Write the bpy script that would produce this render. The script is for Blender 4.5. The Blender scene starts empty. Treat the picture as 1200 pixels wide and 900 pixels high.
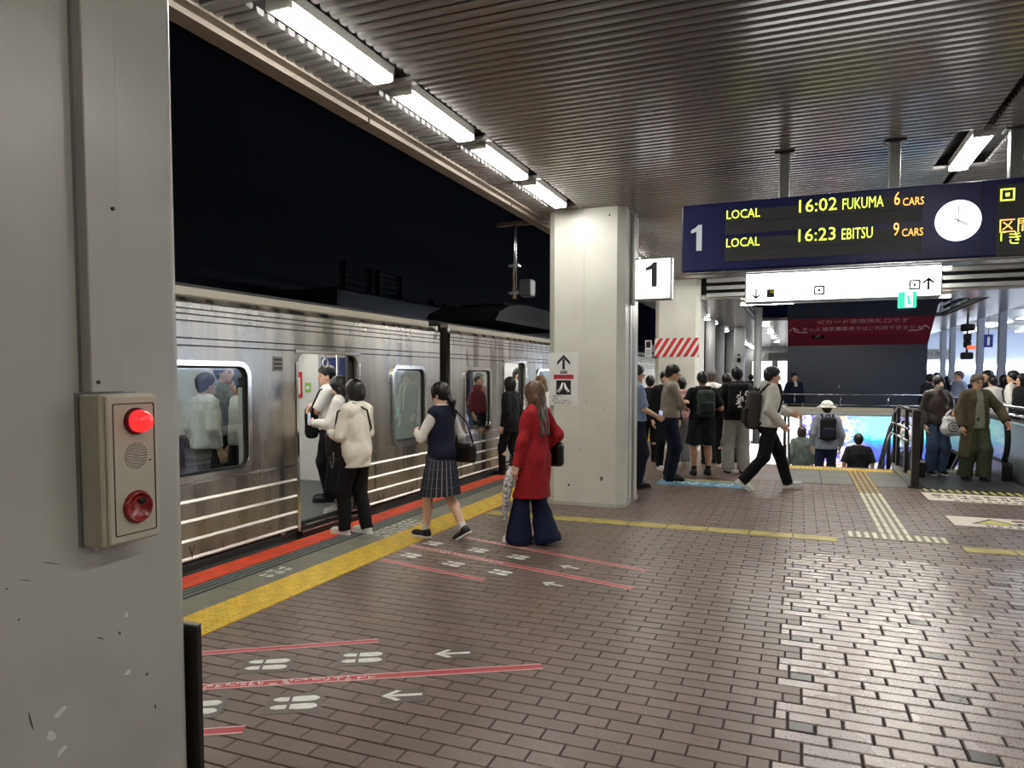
import bpy, bmesh, math, random
import numpy as np
from mathutils import Vector, Matrix
random.seed(7); rng = np.random.default_rng(7)
SC = bpy.context.scene
COL = SC.collection
# ------------------------------------------------------------------ camera
F_PX, EYE, YAW, PITCH = 840.0, 1.62, math.atan(336/840.0), math.radians(3.0)
cd = bpy.data.cameras.new('camera'); cam = bpy.data.objects.new('camera', cd); COL.objects.link(cam)
cd.sensor_width = 36.0; cd.lens = F_PX/1200*36
cd.shift_y = (440+F_PX*math.tan(PITCH)-450)/1200
cd.clip_start = 0.05; cd.clip_end = 300
cam.location = (0, 0, EYE); cam.rotation_euler = (math.pi/2-PITCH, 0, YAW)
SC.camera = cam
# ------------------------------------------------------------------ world, exposure
W = bpy.data.worlds.new('night'); SC.world = W; W.use_nodes = True
W.node_tree.nodes['Background'].inputs[0].default_value = (0.0010, 0.0014, 0.0045, 1)
W.node_tree.nodes['Background'].inputs[1].default_value = 1.0
SC.view_settings.view_transform = 'Standard'; SC.view_settings.look = 'None'
SC.view_settings.gamma = 1.0; SC.view_settings.use_curve_mapping = False
SC.view_settings.exposure = 0.35
LAMP = 36.0          # strength of the fluorescent tubes

# ------------------------------------------------------------------ materials
def srgb(r, g, b):
    f = lambda c: (c/255/12.92) if c/255 <= 0.04045 else ((c/255+0.055)/1.055)**2.4
    return (f(r), f(g), f(b), 1)
MATS = {}
def mat(name, col=(.5, .5, .5, 1), rough=.5, metal=0.0, emit=None, es=1.0, noise=None, bump=None, spec=None, coat=0.0):
    """noise=(scale, amount, stretch xyz) varies the colour; bump=(scale, strength)"""
    if name in MATS: return MATS[name]
    m = bpy.data.materials.new(name); m.use_nodes = True; nt = m.node_tree; N = nt.nodes; L = nt.links
    b = N['Principled BSDF']; MATS[name] = m
    if len(col) == 3: col = (*col, 1)
    b.inputs['Base Color'].default_value = col
    b.inputs['Roughness'].default_value = rough; b.inputs['Metallic'].default_value = metal
    if spec is not None: b.inputs['Specular IOR Level'].default_value = spec
    if coat: b.inputs['Coat Weight'].default_value = coat; b.inputs['Coat Roughness'].default_value = .15
    if emit:
        b.inputs['Emission Color'].default_value = emit if len(emit) == 4 else (*emit, 1)
        b.inputs['Emission Strength'].default_value = es
    tc = None
    if noise or bump:
        tc = N.new('ShaderNodeTexCoord')
    if noise:
        sc, amt = noise[0], noise[1]; st = noise[2] if len(noise) > 2 else (1, 1, 1)
        mp = N.new('ShaderNodeMapping'); mp.inputs['Scale'].default_value = st
        L.new(tc.outputs['Object'], mp.inputs[0])
        nz = N.new('ShaderNodeTexNoise'); nz.inputs['Scale'].default_value = sc; nz.inputs['Detail'].default_value = 5
        L.new(mp.outputs[0], nz.inputs['Vector'])
        mx = N.new('ShaderNodeMix'); mx.data_type = 'RGBA'
        mx.inputs[6].default_value = (*[max(0, c*(1-amt)) for c in col[:3]], 1)
        mx.inputs[7].default_value = (*[min(1, c*(1+amt)) for c in col[:3]], 1)
        cr = N.new('ShaderNodeMapRange'); cr.inputs[1].default_value = .3; cr.inputs[2].default_value = .7
        L.new(nz.outputs[0], cr.inputs[0]); L.new(cr.outputs[0], mx.inputs[0]); L.new(mx.outputs[2], b.inputs['Base Color'])
    if bump:
        nz = N.new('ShaderNodeTexNoise'); nz.inputs['Scale'].default_value = bump[0]; nz.inputs['Detail'].default_value = 3
        L.new(tc.outputs['Object'], nz.inputs['Vector'])
        bp = N.new('ShaderNodeBump'); bp.inputs['Strength'].default_value = bump[1]; bp.inputs['Distance'].default_value = .004
        L.new(nz.outputs[0], bp.inputs['Height']); L.new(bp.outputs[0], b.inputs['Normal'])
    return m
def cloth(name, rgb, var=.12, rough=.85):
    return mat(name, srgb(*rgb), rough, noise=(14, var), spec=.25)

# ------------------------------------------------------------------ object helpers
def link(name, me, parent=None, m=None):
    o = bpy.data.objects.new(name, me); COL.objects.link(o)
    if parent is not None: o.parent = parent
    if m is not None:
        for q in (m if isinstance(m, (list, tuple)) else [m]): me.materials.append(q)
    return o
def tag(o, label, cat, group=None, kind=None):
    o['label'] = label; o['category'] = cat
    if group: o['group'] = group
    if kind: o['kind'] = kind
    return o
def thing(name, label, cat, loc=(0, 0, 0), rz=0.0, group=None):
    o = bpy.data.objects.new(name, None); COL.objects.link(o); o.empty_display_size = .1
    o.location = loc; o.rotation_euler = (0, 0, rz)
    return tag(o, label, cat, group)
def struct(o): o['kind'] = 'structure'; return o
def copy_tree(o, parent=None):
    c = o.copy(); COL.objects.link(c)
    if parent is not None: c.parent = parent
    for ch in list(o.children): copy_tree(ch, c)
    return c

class MB:
    """collects shapes and links them as ONE mesh object"""
    def __init__(s): s.v = []; s.f = []; s.mi = []; s.cur = 0; s.smooth = False; s.sm = []
    def add(s, v, f):
        b = len(s.v); s.v += [tuple(map(float, p)) for p in v]
        s.f += [tuple(i+b for i in q) for q in f]; s.mi += [s.cur]*len(f); s.sm += [s.smooth]*len(f)
        return s
    def box(s, x0, x1, y0, y1, z0, z1, bev=0):
        if not bev:
            v = [(x, y, z) for z in (z0, z1) for y in (y0, y1) for x in (x0, x1)]
            return s.add(v, [(0, 2, 3, 1), (4, 5, 7, 6), (0, 1, 5, 4), (2, 6, 7, 3), (0, 4, 6, 2), (1, 3, 7, 5)])
        b = bev; X = (x0, x1); Y = (y0, y1); Z = (z0, z1); v = []; idx = {}
        for i in (0, 1):
            for j in (0, 1):
                for k in (0, 1):
                    sx, sy, sz = 1-2*i, 1-2*j, 1-2*k
                    for a in range(3):
                        idx[i, j, k, a] = len(v)
                        v.append((X[i]+(0 if a == 0 else sx*b), Y[j]+(0 if a == 1 else sy*b), Z[k]+(0 if a == 2 else sz*b)))
        f = []
        for i in (0, 1):
            f.append([idx[i, 0, 0, 0], idx[i, 1, 0, 0], idx[i, 1, 1, 0], idx[i, 0, 1, 0]][::(1 if i else -1)])
            f.append([idx[0, i, 0, 1], idx[1, i, 0, 1], idx[1, i, 1, 1], idx[0, i, 1, 1]][::(-1 if i else 1)])
            f.append([idx[0, 0, i, 2], idx[1, 0, i, 2], idx[1, 1, i, 2], idx[0, 1, i, 2]][::(1 if i else -1)])
        for i in (0, 1):
            for j in (0, 1):
                f.append((idx[i, j, 0, 0], idx[i, j, 1, 0], idx[i, j, 1, 1], idx[i, j, 0, 1]))
                f.append((idx[i, 0, j, 0], idx[i, 1, j, 0], idx[i, 1, j, 2], idx[i, 0, j, 2]))
                f.append((idx[0, i, j, 1], idx[1, i, j, 1], idx[1, i, j, 2], idx[0, i, j, 2]))
                for k in (0, 1): f.append((idx[i, j, k, 0], idx[i, j, k, 1], idx[i, j, k, 2]))
        return s.add(v, f)
    def tube(s, pts, r, n=8, cap=True, closed=False):
        pts = [Vector(p) for p in pts]; m = len(pts); rs = r if isinstance(r, (list, tuple)) else [r]*m
        v = []; up = None
        for i, p in enumerate(pts):
            if closed: d = pts[(i+1) % m]-pts[i-1]
            else: d = pts[min(i+1, m-1)]-pts[max(i-1, 0)]
            d.normalize()
            if up is None: up = Vector((0, 0, 1)) if abs(d.z) < .9 else Vector((1, 0, 0))
            a = d.cross(up)
            if a.length < 1e-4: a = d.cross(Vector((0, 1, 0)))
            a.normalize(); b = a.cross(d); up = b
            v += [p+(a*math.cos(2*math.pi*k/n)+b*math.sin(2*math.pi*k/n))*rs[i] for k in range(n)]
        f = []
        for i in range(m if closed else m-1):
            j = (i+1) % m
            f += [(i*n+k, i*n+(k+1) % n, j*n+(k+1) % n, j*n+k) for k in range(n)]
        if cap and not closed: f += [tuple(range(n))[::-1], tuple(range((m-1)*n, m*n))]
        old = s.smooth; s.smooth = n > 5; s.add(v, f); s.smooth = old; return s
    def cyl(s, p, q, r, n=16): return s.tube([p, q], r, n)
    def prism(s, pts2, lo, hi, axis='z'):
        """extrude a 2-D outline along an axis. axis x: pts are (y,z); y: (x,z); z: (x,y)"""
        n = len(pts2)
        mk = {'x': lambda a, b, t: (t, a, b), 'y': lambda a, b, t: (a, t, b), 'z': lambda a, b, t: (a, b, t)}[axis]
        v = [mk(a, b, lo) for a, b in pts2]+[mk(a, b, hi) for a, b in pts2]
        f = [(i, (i+1) % n, n+(i+1) % n, n+i) for i in range(n)]
        return s.add(v, f+[tuple(range(n))[::-1], tuple(range(n, 2*n))])
    def lathe(s, prof, c=(0, 0, 0), n=20, axis='z'):
        """prof: list of (radius, height)"""
        v = []
        for r, h in prof:
            for k in range(n):
                a = 2*math.pi*k/n; x, y = r*math.cos(a), r*math.sin(a)
                p = {'z': (x, y, h), 'x': (h, x, y), 'y': (x, h, y)}[axis]
                v.append((p[0]+c[0], p[1]+c[1], p[2]+c[2]))
        f = []
        for i in range(len(prof)-1):
            f += [(i*n+k, i*n+(k+1) % n, (i+1)*n+(k+1) % n, (i+1)*n+k) for k in range(n)]
        f += [tuple(range(n))[::-1], tuple(range((len(prof)-1)*n, len(prof)*n))]
        old = s.smooth; s.smooth = True; s.add(v, f); s.smooth = old; return s
    def mesh(s, name, fix=True):
        me = bpy.data.meshes.new(name); me.from_pydata(s.v, [], s.f)
        me.polygons.foreach_set('material_index', s.mi); me.polygons.foreach_set('use_smooth', s.sm)
        if fix:
            bm = bmesh.new(); bm.from_mesh(me); bmesh.ops.recalc_face_normals(bm, faces=bm.faces); bm.to_mesh(me); bm.free()
        return me
    def build(s, name, m, parent=None): return link(name, s.mesh(name), parent, m)

def curve_mesh(o):
    COL.objects.link(o); dg = bpy.context.evaluated_depsgraph_get()
    me = bpy.data.meshes.new_from_object(o.evaluated_get(dg)); c = o.data
    bpy.data.objects.remove(o); bpy.data.curves.remove(c); return me
def rrect(x0, x1, y0, y1, r, n=5):
    p = []
    for cx, cy, a0 in ((x1-r, y1-r, 0), (x0+r, y1-r, 90), (x0+r, y0+r, 180), (x1-r, y0+r, 270)):
        for k in range(n+1):
            a = math.radians(a0+90*k/n); p.append((cx+r*math.cos(a), cy+r*math.sin(a)))
    return p
def plate(name, outline, holes, thick, M, m, parent=None):
    """flat plate with holes in local xy, thickness along local z (+-thick/2), transformed by M"""
    cu = bpy.data.curves.new(name, 'CURVE'); cu.dimensions = '2D'; cu.fill_mode = 'BOTH'; cu.extrude = thick/2
    for poly in [outline]+list(holes):
        sp = cu.splines.new('POLY'); sp.points.add(len(poly)-1)
        for i, (a, b) in enumerate(poly): sp.points[i].co = (a, b, 0, 1)
        sp.use_cyclic_u = True
    me = curve_mesh(bpy.data.objects.new(name, cu)); me.materials.clear(); me.transform(M)
    return link(name, me, parent, m)
def text(name, body, size, M, m, parent=None, ax='LEFT', ay='BOTTOM', ext=.001, sx=1.0, bold=0.0):
    cu = bpy.data.curves.new(name, 'FONT'); cu.body = body; cu.size = size; cu.align_x = ax; cu.align_y = ay
    cu.extrude = ext; cu.resolution_u = 2; cu.offset = bold
    me = curve_mesh(bpy.data.objects.new(name, cu)); me.materials.clear()
    me.transform(M @ Matrix.Diagonal((sx, 1, 1, 1)))
    return link(name, me, parent, m)
# frames: local xy -> world.  FY: facing -Y (x right = +X, y up = +Z);  FX: facing +X (x right = +Y, y up = +Z); FZ on the floor
def FY(x, y, z): return Matrix.Translation((x, y, z)) @ Matrix(((1, 0, 0, 0), (0, 0, -1, 0), (0, 1, 0, 0), (0, 0, 0, 1)))
def FX(x, y, z): return Matrix.Translation((x, y, z)) @ Matrix(((0, 0, 1, 0), (1, 0, 0, 0), (0, 1, 0, 0), (0, 0, 0, 1)))
def FZ(x, y, z, a=0): return Matrix.Translation((x, y, z)) @ Matrix.Rotation(a, 4, 'Z')
# direction of a pixel of the 1200x900 photograph and where it meets a plane
_fw = Vector((-math.sin(YAW), math.cos(YAW), 0)); _rt = Vector((math.cos(YAW), math.sin(YAW), 0)); _up = Vector((0, 0, 1))
_d = _fw*math.cos(PITCH)-_up*math.sin(PITCH); _u = _fw*math.sin(PITCH)+_up*math.cos(PITCH); _V0 = 440+F_PX*math.tan(PITCH)
def pray(u, v): return _d+_rt*((u-600)/F_PX)+_u*((_V0-v)/F_PX)
def atz(u, v, z=0.0): r = pray(u, v); return Vector((0, 0, EYE))+r*((z-EYE)/r.z)
def aty(u, v, y): r = pray(u, v); return Vector((0, 0, EYE))+r*(y/r.y)
def atx(u, v, x): r = pray(u, v); return Vector((0, 0, EYE))+r*(x/r.x)
# ------------------------------------------------------------------ shared materials
def brick_mat(name, rgb, rough, var, speck, spec=.5, bump=.25):
    m = bpy.data.materials.new(name); m.use_nodes = True; N = m.node_tree.nodes; L = m.node_tree.links; b = N['Principled BSDF']; b.inputs['Specular IOR Level'].default_value = spec
    g = N.new('ShaderNodeNewGeometry')
    n1 = N.new('ShaderNodeTexNoise'); n1.inputs['Scale'].default_value = 1.6; n1.inputs['Detail'].default_value = 4
    n2 = N.new('ShaderNodeTexNoise'); n2.inputs['Scale'].default_value = 110; n2.inputs['Detail'].default_value = 2
    L.new(g.outputs['Position'], n1.inputs['Vector']); L.new(g.outputs['Position'], n2.inputs['Vector'])
    c = srgb(*rgb)
    mx = N.new('ShaderNodeMix'); mx.data_type = 'RGBA'
    mx.inputs[6].default_value = (*[x*(1-var) for x in c[:3]], 1); mx.inputs[7].default_value = (*[x*(1+var) for x in c[:3]], 1)
    r1 = N.new('ShaderNodeMapRange'); r1.inputs[1].default_value = .35; r1.inputs[2].default_value = .65
    L.new(n1.outputs[0], r1.inputs[0]); L.new(r1.outputs[0], mx.inputs[0])
    m2 = N.new('ShaderNodeMix'); m2.data_type = 'RGBA'; m2.blend_type = 'MULTIPLY'
    r2 = N.new('ShaderNodeMapRange'); r2.inputs[1].default_value = .56; r2.inputs[2].default_value = .66; r2.inputs[3].default_value = 0; r2.inputs[4].default_value = speck
    L.new(n2.outputs[0], r2.inputs[0]); L.new(r2.outputs[0], m2.inputs[0]); L.new(mx.outputs[2], m2.inputs[6]); m2.inputs[7].default_value = (.15, .14, .14, 1)
    L.new(m2.outputs[2], b.inputs['Base Color'])
    r3 = N.new('ShaderNodeMapRange'); r3.inputs[1].default_value = .3; r3.inputs[2].default_value = .7; r3.inputs[3].default_value = rough-.03; r3.inputs[4].default_value = rough+.06
    L.new(n1.outputs[0], r3.inputs[0]); L.new(r3.outputs[0], b.inputs['Roughness'])
    bp = N.new('ShaderNodeBump'); bp.inputs['Strength'].default_value = bump; bp.inputs['Distance'].default_value = .002
    L.new(n2.outputs[0], bp.inputs['Height']); L.new(bp.outputs[0], b.inputs['Normal'])
    return m
B_OLD = [brick_mat('paver_brown_%d' % i, c, .36, .10, .5, .6) for i, c in enumerate(((112, 95, 87), (107, 91, 83), (116, 98, 89)))]
B_NEW = [brick_mat('paver_rose_%d' % i, c, .25, .05, .7, 1.0, .35) for i, c in enumerate(((168, 155, 151), (162, 149, 145), (172, 157, 149)))]
B_DARK = brick_mat('paver_slate', (74, 68, 66), .3, .1, .5, .7)
M_JOINT = mat('paving_joint', srgb(38, 33, 31), .9)
M_CONC = mat('concrete_paving', srgb(112, 112, 106), .45, noise=(3, .15))
M_CONC2 = mat('edge_paving', srgb(118, 116, 104), .5, noise=(4, .18), bump=(60, .3))
M_YEL = mat('tactile_yellow', srgb(214, 178, 62), .5, noise=(9, .22))
M_YELP = mat('line_yellow', srgb(176, 160, 82), .5, noise=(7, .25))
M_ORANGE = mat('edge_orange', srgb(232, 84, 48), .5, emit=None, noise=(6, .15))
M_RIBG = mat('edge_grey_rubber', srgb(92, 98, 96), .5)
M_BLACK = mat('black_rubber', srgb(18, 18, 19), .6)
M_DARK = mat('dark_void', srgb(14, 14, 15), .9)
M_WHITEP = mat('white_print', srgb(232, 232, 226), .5, noise=(25, .12))
M_PILLAR = mat('pillar_paint', srgb(212, 212, 202), .33, noise=(1.7, .10), bump=(90, .12))
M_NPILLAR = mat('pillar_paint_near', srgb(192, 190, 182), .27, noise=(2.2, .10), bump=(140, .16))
M_GALV = mat('galvanised', srgb(150, 152, 150), .35, metal=.7)
M_STEEL = mat('brushed_rail', srgb(190, 192, 194), .22, metal=1)
M_DSTEEL = mat('dark_steel', srgb(62, 60, 58), .35, metal=.5)
M_SLAT = mat('ceiling_slat', srgb(152, 151, 151), .24, metal=.55)
M_FASC = mat('fascia_paint', srgb(136, 127, 117), .5, noise=(3, .08))
M_LAMP = mat('lamp_diffuser', (1, 1, 1), .5, emit=(1.0, .97, .90), es=LAMP)
M_LAMPB = mat('lamp_body', srgb(225, 225, 220), .4)
M_WHITE = mat('white_enamel', srgb(225, 226, 224), .4)
M_INK = mat('ink_black', srgb(22, 22, 24), .5)
M_RED = mat('sign_red', srgb(196, 40, 44), .5)

# ------------------------------------------------------------------ floor
floor = MB()
XE = -4.55
SX0, SX1, SY0, SY1 = -1.30, 1.50, 13.85, 20.2      # stair well
EX0, EX1, EY0 = 1.72, 3.06, 13.9                    # escalator well
for a in ((XE, SX0, -4, 46), (SX0, EX1, -4, SY0), (EX1, 14, -4, 46), (SX0, EX1, SY1, 46)):
    floor.box(a[0], a[1], a[2], a[3], -.55, -.007)
floor = struct(floor.build('floor', M_JOINT))

def brick_mesh(w, d, bev=.004):
    m = MB(); h = .0
    x0, x1, y0, y1 = -w/2, w/2, -d/2, d/2; b = bev
    v = [(x0, y0, -.007), (x1, y0, -.007), (x1, y1, -.007), (x0, y1, -.007), (x0+b, y0+b, h), (x1-b, y0+b, h), (x1-b, y1-b, h), (x0+b, y1-b, h)]
    m.add(v, [(4, 5, 6, 7), (0, 1, 5, 4), (1, 2, 6, 5), (2, 3, 7, 6), (3, 0, 4, 7)])
    return m
bricks = []                                          # (cx, cy, width, depth, material no.)
def pick(pool): return pool[int(rng.integers(len(pool)))]
allm = B_OLD+B_NEW+[B_DARK]
PX0, PY1 = -.08, 7.04
for m in range(-14, 118):
    cy = .09+.1*m
    if cy > 11.62: break
    patch = cy < PY1
    # old bricks, running bond
    x = -3.42; first = .125 if m % 2 else .25
    xe = PX0+{1: .12, 2: .12, 4: .06}.get(m % 6, 0) if patch else 6.5
    w = first
    while x < xe-.02:
        w2 = min(w, xe-x)
        if w2 > .03: bricks.append((x+w2/2, cy, w2-.0045, .0955, int(rng.integers(3))))
        x += w2; w = .25
    if patch:
        k = m % 6; x = PX0; seq = []
        if k == 4: seq = [(.06, 0)]+[(.12, 1), (.24, 0), (.24, 0), (.12, 0)]*12
        elif k in (0, 3): seq = [(.24, 0)]*32
        elif k in (1, 2): seq = [(.12, 0)]+[(.24, 0)]*30
        else: seq = [(.06, 0)]+[(.24, 0)]*30
        for q_, (w, dk) in enumerate(seq):
            if x > 6.3: break
            if not (q_ == 0 and k in (1, 2, 4)): bricks.append((x+w/2, cy, w-.011, .088, 6 if dk else 3+int(rng.integers(3))))
            x += w
def area_px(cx, cy, w, d):
    q = []
    for sx, sy in ((-1, -1), (1, -1), (1, 1), (-1, 1)):
        p = Vector((cx+sx*w/2, cy+sy*d/2, -EYE)); z = p.dot(_d)
        if z < .3: return 0
        q.append((600+F_PX*p.dot(_rt)/z, _V0-F_PX*p.dot(_u)/z))
    c = [sum(t[i] for t in q)/4 for i in (0, 1)]
    if not (236 < c[0] < 1198 and c[1] < 897): return 0
    return abs(sum(q[i][0]*q[(i+1) % 4][1]-q[(i+1) % 4][0]*q[i][1] for i in range(4)))/2
order = sorted(range(len(bricks)), key=lambda i: -area_px(*bricks[i][:4])); top = set(order[:300])
cache = {}; rest = MB()
for i in order:
    cx, cy, w, d, mi = bricks[i]; dz = float(rng.uniform(-.0012, .0012))
    if i in top:
        key = (round(w, 3), round(d, 3), mi)
        if key not in cache:
            me = brick_mesh(w, d).mesh('brick'); me.materials.append(allm[mi]); cache[key] = me
        o = link('brick', cache[key], floor); o.location = (cx, cy, dz)
    else:
        b = brick_mesh(w, d); rest.cur = mi
        rest.add([(p[0]+cx, p[1]+cy, p[2]+dz) for p in b.v], b.f)
o = link('brick_paving', rest.mesh('brick_paving', fix=False), floor, allm); o['kind'] = 'stuff'

# far paving (too far to tell the pieces), grey landing slabs in front of the stairs
fp = MB().box(XE+.45, SX0, 11.66, 46, -.02, -.001).box(SX0, -.25, 11.66, SY0, -.02, -.001).box(EX1+.12, 14, 11.66, 46, -.02, -.001).box(SX0, EX1+.12, SY1, 46, -.02, -.001).box(6.5, 14, -1.4, 11.66, -.02, -.001)
fp.build('far_paving', B_OLD[0], floor)
for i in range(3):
    for j in range(3):
        x0 = -.25+i*.6; y0 = 11.67+j*.72
        MB().box(x0+.004, min(x0+.596, 1.54), y0+.004, y0+.716, -.02, .0, .003).build('landing_slab', M_CONC, floor)
# tactile warning strip along the edge: one tile after another
def dome_tile(w, d, nx, ny, r):
    m = MB().box(0, w-.004, 0, d-.004, -.012, .003, .002)
    for i in range(nx):
        for j in range(ny):
            cx, cy = (i+.5)*w/nx, (j+.5)*d/ny; n = 6
            v = [(cx+r*math.cos(6.2832*k/n), cy+r*math.sin(6.2832*k/n), .003) for k in range(n)]+[(cx+.6*r*math.cos(6.2832*k/n), cy+.6*r*math.sin(6.2832*k/n), .008) for k in range(n)]
            m.add(v, [(k, (k+1) % n, n+(k+1) % n, n+k) for k in range(n)]+[tuple(range(n, 2*n))])
    return m
tm = dome_tile(.375, .30, 7, 6, .016).mesh('tactile_tile', fix=False); tm.materials.append(M_YEL)
y = -1.2
while y < 24:
    o = link('tactile_tile', tm, floor); o.location = (-3.80, y, 0); y += .30
gm = MB().box(0, .296, 0, .596, -.012, .001, .003).mesh('edge_slab'); gm.materials.append(M_CONC2)
y = -1.2
while y < 30:
    o = link('edge_slab', gm, floor); o.location = (-4.10, y, 0); y += .60
# ribbed gap strip at the platform edge
es = MB().box(XE-.02, -4.10, -4, 46, -.12, -.004).build('edge_base', M_BLACK, floor)
for k in range(5):
    x = XE+.0+k*.052; MB().box(x, x+.032, -3, 40, -.006, .007, .003).build('edge_rib', M_ORANGE, floor)
for k in range(3):
    x = -4.285+k*.06; MB().box(x, x+.036, -3, 40, -.006, .004, .003).build('edge_rib', M_RIBG, floor)
# yellow painted line across the platform, in painted lengths
for x0 in [-3.38+.42*i for i in range(9)]+[1.46+.42*i for i in range(11)]:
    MB().box(x0, x0+.405, 7.60, 7.82, -.004, .0035, .001).build('painted_line', M_YELP, floor)
# guiding blocks with raised bars
def bar_tile(w, d, n):
    m = MB().box(0, w, 0, d, -.004, .002, .001); m.cur = 1
    for i in range(n):
        c = (i+.5)*w/n; m.box(c-.021, c+.021, .008, d-.008, .002, .009, .003)
    return m
M_BAR = mat('guide_block', srgb(226, 222, 196), .4, noise=(8, .15)); M_BAR2 = mat('guide_block_worn', srgb(168, 140, 84), .45, noise=(8, .2))
bt = bar_tile(.30, .30, 4).mesh('guide_block'); bt.materials.append(mat('guide_base', srgb(120, 108, 84), .5)); bt.materials.append(M_BAR)
bt2 = bar_tile(.30, .30, 4).mesh('guide_block'); bt2.materials.append(mat('guide_base_worn', srgb(88, 74, 48), .5)); bt2.materials.append(M_BAR2)
for i in range(3):
    o = link('guide_block', bt, floor); o.location = (.48+.305*i, 7.86, 0)
for j in range(17):
    yy = 8.17+.304*j
    if yy > 13.1: break
    o = link('guide_block', bt if yy < 10.9 else bt2, floor); o.location = (.785, yy, 0)
dt = dome_tile(.30, .30, 5, 5, .016).mesh('warning_tile', fix=False); dt.materials.append(M_YEL)
for i in range(6):
    o = link('warning_tile', dt, floor); o.location = (-.25+.292*i, 13.42, 0)
MB().box(SX0, 1.5, 13.73, SY0, -.02, .003).build('stair_edge', M_CONC, floor)

# ------------------------------------------------------------------ things stuck on the floor
M_TAPE = mat('tape_red', srgb(188, 62, 74), .4, noise=(5, .12)); M_TAPEW = mat('tape_white_edge', srgb(225, 190, 188), .4)
M_CLEAR = mat('sticker_film', srgb(94, 86, 80), .32)
def tape(a, b, w, label, worn):
    a, b = Vector(a), Vector(b); d = (b-a); L = d.length; ang = math.atan2(d.y, d.x)
    t = thing('floor_tape', label, 'tape', (a.x, a.y, .0), ang, 'red queue lines on the paving')
    MB().box(0, L, -w/2, w/2, -.001, .0022).build('tape_strip', M_TAPE, t)
    for s in (-1, 1): MB().box(0, L, s*w/2-.005, s*w/2+.005, -.001, .0026).build('tape_border', M_TAPEW, t)
    if worn:
        lm = MB(); r = random.Random(int(L*1000))
        x = worn[0]*L
        while x < worn[1]*L:
            for _ in range(3):
                yy = r.uniform(-w*.36, w*.2); xx = x+r.uniform(0, .03)
                if r.random() < .5: lm.box(xx, xx+.030, yy, yy+.007, -.001, .0032)
                else: lm.box(xx, xx+.007, yy, yy+.022, -.001, .0032)
            x += .055
        lm.build('printed_characters', M_WHITEP, t)['kind'] = 'stuff'
    return t
def fl(u, v): p = atz(u, v); return (p.x, p.y, 0)
tape(fl(215, 767.5), fl(443, 751), .05, 'short red tape line nearest the yellow strip beside the near pillar', None)
tape(fl(215, 807), fl(635, 781), .062, 'long red tape line in front with white printed characters at left end', (.02, .5))
tape(fl(215, 860), fl(286, 855), .062, 'stub of red tape at the foot of the near pillar', None)
tape(fl(447, 656), fl(568, 680), .05, 'short red tape line left of the schoolgirl queue footprints', None)
tape(fl(470, 637), fl(742, 690), .06, 'long red tape line under the schoolgirl, printed white at its far end', (.04, .5))
tape(fl(545, 630), fl(758, 669), .05, 'red tape line running past the feet of the woman in red', (.02, .35))
def footprints(u, v, ang, label, s=1.0):
    s *= .80
    p = atz(u, v); t = thing('footprint_sticker', label, 'sticker', (p.x, p.y, 0), ang, 'white footprint stickers on the paving')
    MB().box(-.17*s, .17*s, -.14*s, .14*s, -.001, .0016).build('film', M_CLEAR, t)
    for sd in (-1, 1):
        y0 = sd*.055*s
        sole = [(-.02, -.034), (.05, -.04), (.12, -.036), (.145, -.01), (.145, .012), (.11, .036), (.03, .036), (-.02, .028)]
        heel = [(-.04, -.03), (-.04, .027), (-.10, .028), (-.135, .012), (-.135, -.012), (-.10, -.03)]
        for nm, pl in (('sole', sole), ('heel', heel)):
            MB().prism([(a*s, b*s*sd+y0) for a, b in pl], -.001, .003).build(nm, M_WHITEP, t)
    return t
def arrow(u, v, ang, label, s=1.0):
    s *= .66
    p = atz(u, v); t = thing('arrow_sticker', label, 'sticker', (p.x, p.y, 0), ang, 'white arrow stickers on the paving')
    MB().box(-.17*s, .17*s, -.12*s, .12*s, -.001, .0016).build('film', M_CLEAR, t)
    m = MB().box(-.10*s, .15*s, -.019*s, .019*s, -.001, .003)
    for sd in (-1, 1): m.prism([(-.16*s, 0), (-.11*s, 0), (-.01*s, sd*.075*s), (-.05*s, sd*.095*s)], -.001, .0031)
    m.build('arrow', M_WHITEP, t); return t
A1 = .50; A2 = -.22
footprints(313, 779, A1, 'white footprints between the two front red tapes, nearer the pillar')
footprints(424, 771, A1, 'white footprints between the front red tapes on a worn square film')
footprints(345, 824, A1, 'white footprints just below the long printed front red tape')
footprints(228, 830, A1, 'white footprints half hidden by the near pillar guard')
arrow(531, 766, A1, 'white arrow sticker just above the long front red tape')
arrow(472, 815, A1, 'white arrow sticker just below the long front red tape')
for u, v, lb in ((507, 637, 'white footprints between the schoolgirl\'s two shoes'), (560, 645, 'white footprints left of the woman in red\'s shoes'), (481, 651, 'white footprints beside the schoolgirl\'s front shoe, nearest the yellow strip'),
                 (607, 653, 'white footprints just below the shoes of the woman in red'), (531, 661, 'white footprints in the middle of the far lower queue lane'), (586, 671, 'white footprints at the platform side of the far lower queue lane')):
    footprints(u, v, A2, lb, .85)
arrow(668, 665, A2, 'white arrow sticker between the two far red tapes', .9)
arrow(648, 685, A2, 'white arrow sticker below the end of the far red tapes', .9)
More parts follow.
